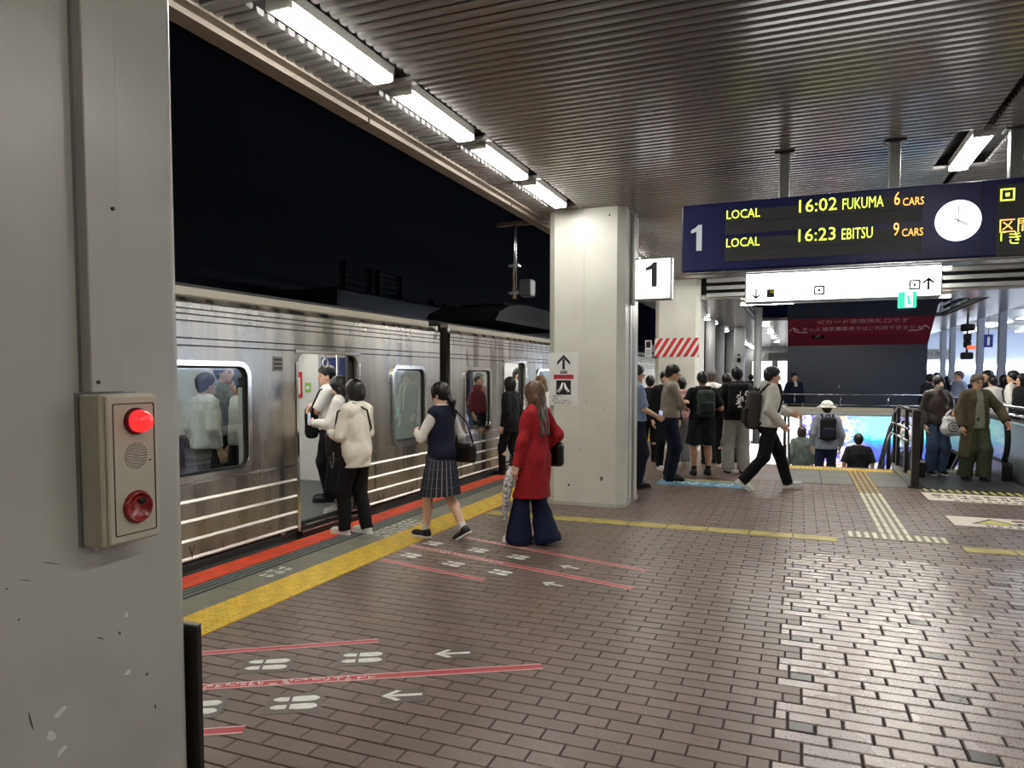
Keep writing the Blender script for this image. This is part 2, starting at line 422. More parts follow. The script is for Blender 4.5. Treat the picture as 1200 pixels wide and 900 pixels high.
# printed words by the platform edge
def scribble(name, label, x0, x1, y0, y1, m, seed, z=.002, step=.075, th=.012):
    r = random.Random(seed); b = MB(); yy = y0
    while yy < y1-.02:
        xx = x0
        while xx < x1-.02:
            hgt = min(step*.8, y1-yy)
            for _ in range(4):
                if r.random() < .5: a = r.uniform(0, hgt-th); b.box(xx, xx+step*.75, yy+a, yy+a+th, -.001, z+.001)
                else: a = r.uniform(0, step*.6); b.box(xx+a, xx+a+th, yy, yy+hgt, -.001, z+.001)
            xx += step
        yy += step*1.25
    return b
tag(scribble('x', '', -4.06, -3.82, 6.15, 7.0, M_WHITEP, 3, th=.010, step=.09).build('floor_lettering', M_WHITEP), 'worn white lettering printed on grey edge slabs beside the schoolgirl', 'floor marking', kind='stuff')
tag(scribble('x', '', -4.06, -3.86, 4.55, 4.85, M_WHITEP, 5, th=.010, step=.09).build('floor_lettering', M_WHITEP), 'small patch of worn white lettering on grey edge slabs near the train window', 'floor marking', kind='stuff')
# white mats by the escalator
M_MAT = mat('mat_white', srgb(224, 214, 200), .55, noise=(30, .12))
def mat_strip(x0, x1, y0, y1, label, seed, tri):
    t = thing('notice_mat', label, 'mat', ((x0+x1)/2, (y0+y1)/2, 0), 0)
    w, d = (x1-x0)/2, (y1-y0)/2
    MB().box(-w, w, -d, d, -.001, .004, .002).build('mat_sheet', M_MAT, t)
    scribble('x', '', -w+(.62 if tri else .1), w-.1, -d*.35, d*.75, M_INK, seed, z=.0045, step=.15, th=.022).build('printed_characters', mat('mat_ink', srgb(92, 60, 52), .6), t)['kind'] = 'stuff'
    scribble('x', '', -w+.3, w-.1, -d*.9, -d*.6, M_INK, seed+1, z=.0045, step=.09, th=.014).build('printed_characters', MATS['mat_ink'], t)['kind'] = 'stuff'
    if tri:
        MB().prism([(-w+.18, -d*.45), (-w+.66, -d*.45), (-w+.42, d*.7)], -.001, .0050).build('warning_border', M_INK, t)
        MB().prism([(-w+.24, -d*.38), (-w+.60, -d*.38), (-w+.42, d*.5)], -.001, .0056).build('warning_triangle', mat('warn_yellow', srgb(200, 190, 70), .5), t)
mat_strip(1.60, 4.4, 10.62, 11.28, 'long cream notice mat right in front of the escalator comb plate', 21, False)
mat_strip(1.60, 4.2, 8.92, 9.50, 'cream notice mat with yellow warning triangle, nearer the camera', 22, True)
wb = bar_tile(.30, .30, 3).mesh('warning_tile'); wb.materials.append(mat('warn_dark', srgb(60, 56, 40), .5)); wb.materials.append(mat('warn_pale', srgb(196, 190, 110), .5))
for i in range(9):
    o = link('warning_tile', wb, floor); o.location = (1.64+.302*i, 11.34, 0)
# blue floor advert by the queue
t = thing('floor_advert', 'blue floor advert with white script under the walking man in white hoodie', 'floor sticker', (-1.25, 11.0, 0), 0)
MB().box(-.72, .60, -.30, .32, -.001, .003, .001).build('advert_sheet', mat('advert_blue', srgb(96, 148, 176), .45, noise=(6, .35)), t)
MB().box(-.72, .60, .20, .32, .003, .0036).build('advert_band', mat('advert_yellow', srgb(178, 168, 92), .5), t)
cf = MB(); r = random.Random(5)
pts = [(-.5+.035*k, .07*math.sin(k*1.3)+.03*math.sin(k*.5)-.05, .004) for k in range(26)]
cf.tube(pts, .012, 5); cf.build('script_lettering', M_WHITEP, t)

# ------------------------------------------------------------------ ceiling with slats, lamps
CZ = 3.65
ceil = struct(MB().box(-3.28, 8, -4, 15.72, CZ+.12, CZ+.2).build('ceiling', M_DARK))
LX, RX = -2.68, 1.40
def slat_mesh(x0, x1):
    return MB().prism([(-.031, .036), (-.029, .012), (-.019, 0), (.019, 0), (.029, .012), (.031, .036)], x0, x1, 'x').mesh('slat')
mB = slat_mesh(-2.50, RX-.03); mA = slat_mesh(-3.10, -2.86); mC = slat_mesh(RX+.03, 7.6); mR = slat_mesh(RX+.22, 7.6); mBR = slat_mesh(-2.50, RX-.22)
for q in (mA, mB, mC, mR, mBR): q.materials.append(M_SLAT)
PITCHS = .09; Y0 = 2.34; far = MB(); n_sl = 0
RL = [(7.10, 8.26), (.6, 1.76), (3.2, 4.36), (-2.0, -.84), (10.4, 11.56), (13.3, 14.46)]
for i in range(-68, 149):
    y = Y0+i*PITCHS
    inr = any(a < y < b for a, b in RL)
    sets = [(mBR if inr else mB, 0), (mA, 1), (mR if inr else mC, 2)]
    for q, kind in sets:
        near = i >= 0 and (kind == 0 or (kind == 1 and y < 8.6) or (kind == 2 and 3.3 < y < 9.6))
        if near and n_sl < 298:
            o = link('slat', q, ceil); o.location = (0, y, CZ); n_sl += 1
        else:
            far.add([(p.co.x, p.co.y+y, p.co.z+CZ) for p in q.vertices], [tuple(p.vertices) for p in q.polygons])
o = link('slat_rows', far.mesh('slat_rows', fix=False), ceil, M_SLAT); o['kind'] = 'stuff'
# fascia at the canopy edge
MB().box(-3.30, -3.17, -4, 46, CZ-.05, CZ+.32).box(-3.17, -3.10, -4, 46, CZ-.015, CZ+.10).build('fascia', M_FASC, ceil)
for y in (1.9, 4.9, 7.9, 10.9):
    MB().box(-3.305, -3.16, y-.003, y+.003, CZ-.052, CZ+.3).build('fascia_joint', M_DSTEEL, ceil)
# fluorescent fittings
def fitting():
    root = thing('ceiling_light', 'x', 'light', group='fluorescent fittings along the canopy')
    MB().prism([(-.085, .05), (-.075, -.005), (-.03, .02), (.03, .02), (.075, -.005), (.085, .05)], -.54, .54, 'y').build('reflector', M_LAMPB, root)
    MB().prism([(-.070, -.006), (-.062, -.048), (.062, -.048), (.070, -.006)], -.525, .525, 'y').build('diffuser', M_LAMP, root)
    for s in (-1, 1):
        MB().box(-.08, .08, s*.53-.012, s*.53+.012, -.045, .03).build('end_cap', M_LAMPB, root)
    return root
lf = fitting(); k = 0
ordn = ['nearest', 'second', 'third', 'fourth', 'fifth', 'sixth', 'seventh', 'eighth', 'ninth']
ys = [3.80+1.305*i for i in range(-5, 9)]
for y in ys:
    if 8.45 < y < 9.55: continue
    o = lf if k == 0 else copy_tree(lf); k += 1
    o.location = (LX, y, CZ+.012)
    i = int(round((y-3.80)/1.305))
    if i < 0: o['label'] = 'lit fluorescent fitting over the platform edge, outside the picture' if i < -1 else 'lit fluorescent fitting at the top edge of the picture, only its tip showing'
    elif i < 4: o['label'] = 'lit fluorescent fitting along the canopy edge, %s from the near pillar' % ordn[i]
    else: o['label'] = 'lit fluorescent fitting hidden beyond the middle pillar, %s along the row' % ordn[min(i, 8)]
    if y < 8.5: MB().box(-3.10, -2.50, y-.68, y-.60, CZ-.004, CZ+.03, .006).build('cross_bar', M_SLAT, ceil)
MB().box(-3.10, -2.50, 8.42, 8.50, CZ-.004, CZ+.03, .006).build('cross_bar', M_SLAT, ceil)
for i, (a, b) in enumerate(RL):
    o = copy_tree(lf); o.location = (RX, (a+b)/2, CZ+.012)
    o['label'] = ['single lit fluorescent fitting above the departure board clock', 'lit fluorescent fitting over the camera on the inner row', 'lit fluorescent fitting over the rose paving, above the frame', 'lit fluorescent fitting behind the camera on the inner row', 'lit fluorescent fitting hidden behind the departure board', 'lit fluorescent fitting hidden far behind the departure board'][i]
for i in range(5):  # unseen row on the right, added to brighten the platform
    o = copy_tree(lf); o.location = (5.2, -1.2+3.6*i, CZ-.005); o['label'] = 'unseen fluorescent fitting added on the right for more light, outside the picture'
LZ = 3.22
for i, (x, y) in enumerate(((-.66, 16.15), (.74, 15.98), (2.14, 16.0), (-.3, 15.2), (.85, 15.2), (2.0, 15.2), (-.3, 12.9), (2.4, 12.9))):  # those under the slats are added, unseen lamps for floor sheen and queue light
    o = copy_tree(lf); o.location = (x, y, LZ-.052 if i < 3 else CZ-.055); o.rotation_euler = (0, 0, math.pi/2)
    o['label'] = ['lit crosswise fitting peeping out below the left end of the direction sign', 'lit crosswise fitting hidden behind the middle of the direction sign', 'lit crosswise fitting peeping out below the right end of the direction sign'][i] if i < 3 else 'lit crosswise fitting added for floor sheen, hidden behind the departure board, %s' % ['first of the far three', 'second of the far three', 'third of the far three', 'left of the near two', 'right of the near two'][i-3]
# lower smooth ceiling beyond, with louvred edge
LZ = 3.22
M_SOFF = mat('soffit_panel', srgb(128, 122, 116), .22, metal=.3, noise=(1.5, .06))
lc = struct(MB().box(-3.28, -1.25, 15.72, 46, LZ, LZ+.1).box(-1.25, 3.6, 15.72, 17.3, LZ, LZ+.1).box(-1.25, 3.6, 22.4, 46, LZ, LZ+.1).box(3.6, 4.7, 15.72, 46, LZ, LZ+.1).box(-1.3, 3.7, 17.2, 22.6, 3.95, 4.0).build('ceiling', M_SOFF))
M_LOUV = mat('louvre_bar', srgb(176, 178, 176), .35, metal=.3)
def louvre(x0, y0, x1, y1, parent, n=3):
    dx, dy = x1-x0, y1-y0
    for k in range(n):
        z = LZ+.05+k*.15
        if abs(dx) > abs(dy): MB().box(x0, x1, y0-.03, y0+.03, z, z+.08, .006).build('louvre_bar', M_LOUV, parent)
        else: MB().box(x0-.03, x0+.03, y0, y1, z, z+.08, .006).build('louvre_bar', M_LOUV, parent)
louvre(-1.85, 15.70, 7.6, 15.70, lc)
louvre(-1.25, 17.3, 3.6, 17.3, lc, 2); louvre(-1.25, 17.3, -1.25, 22.4, lc); louvre(3.6, 17.3, 3.6, 22.4, lc); louvre(4.7, 15.75, 4.7, 30, lc)
MB().box(-3.28, 7.8, 15.80, 15.84, LZ, CZ+.2).build('louvre_backing', M_DARK, lc)
# duct bend in the recess
MB().tube([(-.95, 17.6, 3.9), (-.95, 17.6, 3.45), (-.75, 17.6, 3.36), (-.3, 17.6, 3.36)], .05, 8).build('duct_pipe', M_DSTEEL, lc)
# downlights of the far ceiling
dl = thing('downlight', 'x', 'light', group='round downlights under the far soffit')
MB().lathe([(.16, .0), (.16, -.02), (.13, -.03)], n=12).build('rim', M_LAMPB, dl)
MB().lathe([(.12, -.031), (.10, -.045)], n=12).build('lens', mat('lamp_lens', (1, 1, 1), .5, emit=(1, .98, .93), es=30), dl)
for i in range(15):
    o = dl if i == 0 else copy_tree(dl); o.location = (-2.45, 17.0+1.9*i, LZ)
    o['label'] = '%s round lit downlight of the row running away under the far soffit' % ['nearest', 'second', 'third', 'fourth', 'fifth', 'sixth', 'seventh', 'eighth', 'ninth', 'tenth', 'eleventh', 'twelfth', 'thirteenth', 'fourteenth', 'last'][i]
for i in range(4):
    o = copy_tree(dl); o.location = (-1.0, 24+4*i, LZ); o['label'] = '%s round lit downlight of the inner row deep under the far soffit' % ordn[i]
# ------------------------------------------------------------------ pillars
def oct_outline(x0, x1, y0, y1, c):
    return [(x0+c, y0), (x1-c, y0), (x1, y0+c), (x1, y1-c), (x1-c, y1), (x0+c, y1), (x0, y1-c), (x0, y0+c)]
def round_outline(x0, x1, y0, y1, r): return [(x, y) for x, y in rrect(x0, x1, y0, y1, r, 6)]
def pillar(label, x0, x1, y0, y1, top, outline, m, seams, base=True):
    t = thing('pillar', label, 'pillar', ((x0+x1)/2, (y0+y1)/2, 0)); cx, cy = (x0+x1)/2, (y0+y1)/2
    MB().prism([(a-cx, b-cy) for a, b in outline], 0, top).build('shaft', m, t)
    if base:
        MB().prism([(a*1.03, b*1.03) for a, b in [(p-cx, q-cy) for p, q in outline]], -.005, .045).build('plinth', mat('plinth', srgb(190, 188, 176), .6, noise=(5, .12)), t)
    for s in seams:       # cover strip (x0,x1,y0,y1)
        MB().box(s[0]-cx, s[1]-cx, s[2]-cy, s[3]-cy, .05, top-.01, .002).build('cover_strip', m, t)
    return t
PXL, PXR = -2.94, -1.97
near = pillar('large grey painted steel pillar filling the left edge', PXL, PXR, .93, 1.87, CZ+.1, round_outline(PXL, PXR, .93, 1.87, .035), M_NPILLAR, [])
near_c = Vector(((PXL+PXR)/2, 1.40, 0))
# cable trunking above the alarm box
t = thing('cable_trunking', 'flat grey cable trunking running down the near pillar to the alarm box', 'trunking', (PXR, 1.55, 1.57))
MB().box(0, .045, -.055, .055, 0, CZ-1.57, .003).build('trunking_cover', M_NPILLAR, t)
MB().box(-.001, .006, -.062, .062, 0, CZ-1.57).build('trunking_back', M_GALV, t)
for y, z in ((-.035, .03), (.03, .55)): MB().cyl((.045, y, z), (.050, y, z), .006, 8).build('screw', M_DSTEEL, t)
# emergency alarm box
M_CREAM = mat('alarm_cream', srgb(198, 192, 172), .4, noise=(6, .05))
bz0, bz1, by0, by1 = 1.115, 1.565, 1.475, 1.665; bx = PXR
t = thing('alarm_box', 'cream emergency alarm box with red lamp and red button on the near pillar', 'alarm box', (bx, (by0+by1)/2, bz0))
w2 = (by1-by0)/2; hh = bz1-bz0
MB().box(.012, .10, -w2, w2, 0, hh, .006).build('case', M_CREAM, t)
MB().box(-.002, .014, -w2-.004, w2+.004, -.004, hh+.004).build('back_plate', M_GALV, t)
MB().box(.10, .112, -w2+.012, w2+.0, .006, hh-.006, .004).build('door', M_CREAM, t)
ring = plate('door_groove', rrect(-w2+.03, w2-.014, .028, hh-.028, .006, 2), [rrect(-w2+.033, w2-.017, .031, hh-.031, .005, 2)], .002, FX(.1125, 0, 0), M_INK, t)
cyl_y = .012
lamp = MB().lathe([(.040, .112), (.040, .122), (.036, .126)], (0, cyl_y, hh-.082), 24, 'x').build('lamp_base', mat('lamp_red_dark', srgb(120, 14, 16), .3), t)
MB().lathe([(.034, .126), (.034, .140), (.030, .155), (.020, .166), (.008, .170)], (0, cyl_y, hh-.082), 24, 'x').build('lamp_dome', mat('lamp_red', srgb(225, 22, 22), .15, emit=(1, .03, .03), es=.9, coat=.5), lamp)
hol = MB()
for ring_n, (rr, nn) in enumerate(((.0, 1), (.008, 6), (.016, 12), (.024, 18), (.031, 23), (.038, 28))):
    for k in range(nn):
        a = 2*math.pi*k/nn; hol.box(.1121, .1132, cyl_y+rr*math.cos(a)-.0017, cyl_y+rr*math.cos(a)+.0017, .262+rr*math.sin(a)-.0017, .262+rr*math.sin(a)+.0017)
hol.build('speaker_grille', M_INK, t)
MB().cyl((.112, .062, .245), (.1135, .062, .245), .003, 8).build('indicator', M_INK, t)
bt_ = MB().lathe([(.050, .112), (.050, .120), (.045, .126), (.041, .126), (.040, .122)], (0, cyl_y, .108), 28, 'x').build('button_guard', mat('button_red', srgb(150, 22, 26), .3, coat=.4), t)
MB().lathe([(.012, .1215), (.012, .124)], (0, cyl_y+.008, .125), 14, 'x').build('button', M_INK, bt_)
MB().tube([(.126, cyl_y+.03*math.cos(a), .108+.03*math.sin(a)) for a in [math.radians(30+12*q) for q in range(11)]], .0018, 5).build('raised_lettering', mat('button_red_l', srgb(176, 60, 60), .4), bt_)
# scuffs and scratches on the near pillar's paint
M_SCUFF = mat('scuff_pale', srgb(228, 228, 222), .5); M_SCR = mat('scratch_dark', srgb(70, 66, 60), .6)
for u, v, w_, h_, ang, dk in ((70, 835, 14, 9, .4, 0), (60, 862, 9, 14, .2, 0), (72, 880, 12, 8, .6, 0), (148, 720, 4, 6, 0, 0), (150, 788, 7, 5, .3, 0), (112, 640, 6, 16, .5, 0), (36, 845, 2, 20, .2, 1), (140, 742, 2, 6, .5, 1), (172, 790, 3, 3, 0, 1), (22, 726, 3, 2, 0, 1), (182, 828, 2, 5, .2, 1), (8, 690, 3, 2, 0, 1), (118, 748, 8, 2, -.5, 1), (60, 660, 20, 1.2, -.35, 1), (30, 680, 14, 1, -.3, 1)):
    p = atx(u, v, PXR); a = atx(u+w_, v, PXR)-p; r1 = a.length/2; r2 = (atx(u, v+h_, PXR)-p).length/2
    pts = []
    for k in range(9):
        th = 2*math.pi*k/9; y_, z_ = r1*math.cos(th)*(1+.3*math.sin(3*th+u)), r2*math.sin(th)*(1+.3*math.cos(2*th+v)); pts.append((p.y-1.40+y_*math.cos(ang)-z_*math.sin(ang), p.z+y_*math.sin(ang)+z_*math.cos(ang)))
    MB().prism(pts, PXR-near_c.x-.001, PXR-near_c.x+.0006, 'x').build('scratch' if dk else 'scuff', M_SCR if dk else M_SCUFF, near)
# dark guard plate behind the near pillar
t = thing('guard_panel', 'dark brown steel guard panel standing against the far side of the near pillar', 'panel', (-2.42, 1.92, 0))
gx = aty(232, 800, 1.885).x+2.42
MB().box(-.5, gx, -.035, -.012, 0, .738, .003).build('panel_sheet', M_DSTEEL, t)
MB().box(-.5, gx+.001, -.036, -.011, .738, .745, .002).build('top_cap', M_GALV, t)

p2 = pillar('pale grey pillar in the middle bearing the arrow notice', PXL, PXR, 8.55, 9.45, CZ+.1, oct_outline(PXL, PXR, 8.55, 9.45, .09), M_PILLAR, [(-2.505, -2.465, 8.545, 8.56), (PXR-.01, PXR+.012, 8.85, 8.99)])
MB().box(.474, .50, -.02, .12, 0.0, CZ, .004).build('rain_pipe', M_GALV, p2)
MB().box(.49, .545, -.15, -.02, 2.5, 3.62, .004).build('side_rail', M_GALV, p2)
for px_, pz_, r_ in ((-.1, 1.58, .018), (.25, 1.2, .006), (-.28, 1.28, .005), (.02, 1.3, .006), (.3, 3.55, .01), (-.05, .7, .008), (.22, .35, .02), (-.2, .25, .012)):
    MB().prism([(px_+r_*math.cos(a)*(1+.4*math.sin(3*a+pz_)), pz_+1.5*r_*math.sin(a)) for a in [k*math.pi/4 for k in range(8)]], -.4515, -.4495, 'y').build('paint_chip', M_INK if r_ < .02 else mat('chip_grey', srgb(96, 92, 84), .7), p2)
p3_ = pillar('pale pillar with red and white striped band behind the queue', PXL+.02, PXR, 15.62, 16.5, CZ+.1, oct_outline(PXL+.02, PXR, 15.62, 16.5, .09), M_PILLAR, [(-2.475, -2.445, 15.615, 15.63)])
# striped band
z0, z1 = 2.02, 2.42; c3 = Vector(((PXL+.02+PXR)/2, 16.06, 0)); xa, xb = -.47, .385
band = MB().box(xa-.005, xb, -.447, -.441, z0, z1).box(xb, .47, -.447, -.441, z0, z1).build('striped_band', M_WHITE, p3_)
st = (z1-z0)
for k in range(-2, 8):
    x = xa+k*.15; poly = [(x, z0), (x+.085, z0), (x+.085+st*.62, z1), (x+st*.62, z1)]
    lo, hi = xa, .46
    q = [(min(max(a, lo), hi), b) for a, b in poly]
    # clip the parallelogram at the band's ends
    def clip(pl, xv, keep):
        out = []
        for i in range(len(pl)):
            a, b = pl[i], pl[(i+1) % len(pl)]
            ia, ib = keep(a[0]), keep(b[0])
            if ia: out.append(a)
            if ia != ib:
                tt = (xv-a[0])/(b[0]-a[0]); out.append((xv, a[1]+tt*(b[1]-a[1])))
        return out
    pl = clip(clip(poly, lo, lambda v: v >= lo), hi, lambda v: v <= hi)
    if len(pl) >= 3: MB().prism(pl, -.4485, -.446, 'y').build('stripe', M_RED, band)
# small notice left of the band
t = thing('notice_plate', 'small narrow white notice beside the striped band on the far pillar', 'notice', (-3.05, 15.6, 2.02))
MB().box(-.07, .07, -.01, .01, 0, .36).build('plate', M_WHITE, t)
MB().box(-.05, .05, -.014, -.009, .2, .33).build('pictogram', M_INK, t); MB().box(-.05, .05, -.014, -.009, .33, .345).build('red_bar', M_RED, t)
for k in range(4): MB().box(-.05, .05, -.013, -.009, .04+k*.035, .052+k*.035).build('text_line', M_INK, t)
MB().box(.07, .15, .0, .01, .1, .26).build('bracket', M_GALV, t)

# arrow notice on the middle pillar
t = thing('pillar_notice', 'white notice with black up arrow, red band and hand pictogram on the pillar', 'notice', (-2.725, 8.548, 1.245))
MB().box(-.19, .19, -.004, .006, 0, .66).build('sheet', M_WHITE, t)
a_ = MB().prism([(-.016, .45), (.016, .45), (.016, .58), (-.016, .58)], -.006, -.003, 'y')
a_.prism([(0, .632), (.085, .545), (.085, .505), (0, .592)], -.006, -.003, 'y').prism([(0, .632), (-.085, .545), (-.085, .505), (0, .592)], -.006, -.003, 'y')
a_.build('arrow', M_INK, t)
MB().box(-.045, .045, -.006, -.003, .40, .437).build('black_tab', M_INK, t)
text('tab_lettering', '乗車口', .03, FY(0, -.0065, .407), M_WHITEP, t, 'CENTER')
MB().box(-.13, .13, -.006, -.003, .33, .386).build('red_band', mat('notice_red', srgb(196, 72, 84), .5), t)
text('band_lettering', '整列乗車のお願い', .03, FY(0, -.0065, .345), mat('deep_red', srgb(110, 20, 30), .5), t, 'CENTER')
pic = MB().box(-.095, .095, -.006, -.003, .135, .315).build('pictogram_field', M_INK, t)
for s in (-1, 1):
    MB().tube([(s*.07, -.008, .17), (s*.03, -.008, .215), (s*.012, -.008, .285)], [.022, .02, .008], 6).build('hand_shape', M_WHITEP, pic)
for k, (a, b) in enumerate(((-.15, .05), (-.15, .0), (-.15, .12), (-.15, .1))): text('text_line', ['お客さまへ', 'ご案内', '列にならんで順序よく', 'ご協力をお願いします'][k], .026, FY(a, -.0045, .104-k*.029), M_INK, t)

# number one box sign
t = thing('platform_number_sign', 'square lit white box sign with big black numeral 1 on the middle pillar', 'sign', (-1.70, 8.98, 2.55))
M_SIGN = mat('sign_lit_white', (.9, .9, .9), .4, emit=(1, 1, .98), es=1.15)
MB().box(-.235, .235, -.07, .07, 0, .52, .012).build('sign_case', M_GALV, t)
MB().box(-.215, .215, -.076, -.068, .02, .50).build('lit_face', M_SIGN, t)
num = MB().prism([(-.01, .16), (.055, .16), (.055, .46), (.01, .46), (-.02, .425), (-.085, .395), (-.085, .36), (-.01, .375)], -.080, -.075, 'y').build('numeral', M_INK, t)
text('small_lettering', 'のりば', .07, FY(0, -.0775, .07), mat('faint_ink', srgb(170, 170, 172), .6), t, 'CENTER')
for z in (.05, .47): MB().box(-.29, -.235, -.02, .02, z-.015, z+.015).build('bracket_arm', M_GALV, t)
MB().box(-.262, -.238, -.05, .05, -.02, .54, .004).build('side_light', mat('side_green', srgb(190, 225, 205), .4, emit=(.6, 1, .8), es=.25), t)

# ------------------------------------------------------------------ departure board
BY = 7.0; BX0, BX1, BZ0, BZ1 = -1.06, 4.2, 2.605, 3.225
M_NAVY = mat('board_navy', srgb(24, 30, 92), .35); M_LEDBG = mat('led_panel', srgb(66, 66, 68), .45)
M_LEDG = mat('led_green', (.3, .4, .02), .5, emit=(.80, 1.0, .10), es=1.5); M_LEDO = mat('led_orange', (.5, .2, .05), .5, emit=(1.0, .50, .12), es=1.5)
M_LEDR = mat('led_red', (.5, .1, .05), .5, emit=(1.0, .22, .08), es=1.5)
board = thing('departure_board', 'hanging navy departure board with LED train times and round clock', 'departure board', (BX0, BY, BZ0))
Lb = BX1-BX0; Hb = BZ1-BZ0
MB().box(0, Lb, 0, .22, 0, Hb, .008).build('board_case', M_NAVY, board)
for xs in (1.995-.003, 2.435-.003, ): MB().box(xs, xs+.006, -.002, .001, .0, Hb).build('panel_joint', M_INK, board)
MB().prism([(.00, .18), (.0, -.005), (.03, -.03), (.19, -.03), (.22, -.005)], .0, Lb, 'x').build('bottom_rail', M_STEEL, board) if False else None
rail = MB().box(0, Lb, -.0, .22, -.035, -.002, .01).build('bottom_rail', M_STEEL, board)
def bxy(u, v): p = aty(u, v, BY-.004); return p.x-BX0, p.z-BZ0
for (u0, v0), (u1, v1), nm in (((850, 247), (1079, 256), 0), ((850, 281), (1077, 290), 1)):
    pass
x0, zt = bxy(850, 248); x1, _ = bxy(1079, 231); 
for row, (vt, vm, vb) in enumerate(((247.5, 261.5, 275), (280.5, 294.5, 306.5))):
    a = bxy(850, vt)[1]; b = bxy(850, vm)[1]; c = bxy(850, vb)[1]
    pn = MB().box(x0, x1, -.004, .002, b+.002, a).build('led_panel', M_LEDBG, board)
    MB().box(x0, x1, -.004, .002, c, b-.002).build('led_panel', M_LEDBG, board)
    tt = (('LOCAL', '16:02', 'FUKUMA', '6', 'CARS'), ('LOCAL', '16:23', 'EBITSU', '9', 'CARS'))[row]
    hgt = a-b
    text('led_word', tt[0], hgt*1.05, FY(x0+.006, -.0065, b+.012), M_LEDG, pn, sx=.82)
    text('led_time', tt[1], hgt*1.45, FY(x0+.80*(x1-x0)*.475, -.0065, b+.012), M_LEDG, pn, sx=.98)
    text('led_word', tt[2], hgt*1.25, FY(x0+(x1-x0)*.618, -.0065, b+.012), M_LEDG, pn, sx=.60)
    text('led_number', tt[3], hgt*1.45, FY(x0+(x1-x0)*.872, -.0065, b+.012), M_LEDO, pn, sx=.66)
    text('led_word', tt[4], hgt*.85, FY(x0+(x1-x0)*.914, -.0065, b+.014), M_LEDO, pn, sx=.72)
MB().prism([(.135, .19), (.185, .19), (.185, .43), (.150, .43), (.125, .405), (.085, .385), (.085, .355), (.135, .37)], -.004, -.0005, 'y').build('platform_numeral', mat('numeral_grey', srgb(190, 194, 200), .4, emit=(.8, .85, .9), es=.25), board)
# clock
cx_, cz_ = bxy(1122.5, 258.5)
M_CLOCK = mat('clock_lit', (.9, .9, .9), .4, emit=(1, 1, 1), es=1.25)
ck = MB().lathe([(.168, -.001), (.168, -.012), (.160, -.014)], (cx_, 0, cz_), 40, 'y').build('clock_face', M_CLOCK, board)
for ang, ln, wd in ((math.radians(0), .125, .006), (math.radians(121), .085, .008)):
    d = Vector((math.sin(ang), math.cos(ang))); n = Vector((d.y, -d.x))
    pl = [(d*-.03+n*wd*.5), (d*-.03-n*wd*.5), (d*ln-n*wd*.4), (d*ln+n*wd*.4)]
    MB().prism([(p.x+cx_, p.y+cz_) for p in pl], -.018, -.0155, 'y').build('clock_hand', mat('hand_grey', srgb(70, 60, 55), .5), ck)
for h in range(12):
    a = math.radians(30*h); text('clock_numeral', str(12 if h == 0 else h), .035, FY(cx_+.132*math.sin(a), -.0146, cz_+.132*math.cos(a)), mat('clock_faint', srgb(215, 212, 205), .5, emit=(1, .97, .9), es=.75), ck, 'CENTER', 'CENTER')
# second screen at the right end
x2, z2 = bxy(1167, 300)
sc_ = MB().box(x2, x2+1.5, -.004, .002, z2, bxy(1167, 217)[1]).build('led_panel', M_LEDBG, board)
sx2, sz2 = bxy(1172, 236); s_ = .1
for q, (o_, w_) in enumerate(((0, .012), (.036, .010))):
    plate('led_square', [(o_, o_), (s_-o_, o_), (s_-o_, s_-o_), (o_, s_-o_)], [[(o_+w_, o_+w_), (s_-o_-w_, o_+w_), (s_-o_-w_, s_-o_-w_), (o_+w_, s_-o_-w_)]], .003, FY(sx2, -.006, sz2), M_LEDG, sc_)
p_, q_ = bxy(1169, 275.5); text('led_word', '区間快速', .125, FY(p_, -.0065, q_), M_LEDO, sc_)
p_, q_ = bxy(1168, 289.5); text('led_word', '「きのくに', .115, FY(p_-.05, -.0065, q_), M_LEDG, sc_)
for X in (-.16, .735, 1.62, 2.9):
    MB().box(X-BX0-.045, X-BX0+.045, .08, .17, Hb, CZ+.02-BZ0, .006).build('hanger', M_GALV, board)
    MB().box(X-BX0-.085, X-BX0+.085, .05, .20, CZ-BZ0-.018, CZ-BZ0-.002, .003).build('hanger_collar', M_DSTEEL, board)

# white direction sign below
M_SIGNL = mat('sign_backlit', (.9, .9, .9), .4, emit=(1, 1, 1), es=4.5)
a0, z_t = aty(873, 322, 7.06).x, aty(873, 321, 7.06).z; a1 = aty(1105, 330, 7.06).x; z_b = aty(873, 354, 7.06).z
sg = thing('direction_sign', 'wide backlit white direction sign hanging under the departure board', 'sign', (a0, 7.10, z_b))
Wd, Hd = a1-a0, z_t-z_b
MB().box(0, Wd, -.02, .14, -.012, Hd, .006).build('sign_case', M_GALV, sg)
MB().box(.012, Wd-.012, -.026, -.018, .004, Hd-.006).build('lit_face', M_SIGNL, sg)
def dxy(u, v): p = aty(u, v, 7.074); return p.x-a0, p.z-z_b
def darrow(u, v, s, up):
    x, z = dxy(u, v); d = 1 if up else -1
    m = MB().box(x-.010*s, x+.010*s, -.030, -.025, z-.055*s, z+.055*s)
    for k in (-1, 1): m.prism([(x, z+d*.066*s), (x, z+d*.040*s), (x+k*.046*s, z+d*.0*s), (x+k*.046*s, z+d*.026*s)], -.030, -.025, 'y')
    return m.build('arrow', M_INK, sg)
darrow(886, 344, .8, False); darrow(1088, 333, .9, True)
x, z = dxy(903, 344); sq = MB().box(x-.035, x+.035, -.030, -.025, z-.035, z+.04).build('pictogram', mat('pict_yellow', srgb(196, 190, 60), .5), sg)
MB().prism([(x-.035, z-.035), (x+.03, z-.035), (x+.03, z-.0), (x-.01, z+.005), (x-.01, z+.03), (x+.02, z+.03), (x+.02, z+.04), (x-.02, z+.04)], -.033, -.029, 'y').build('figure', M_INK, sq)
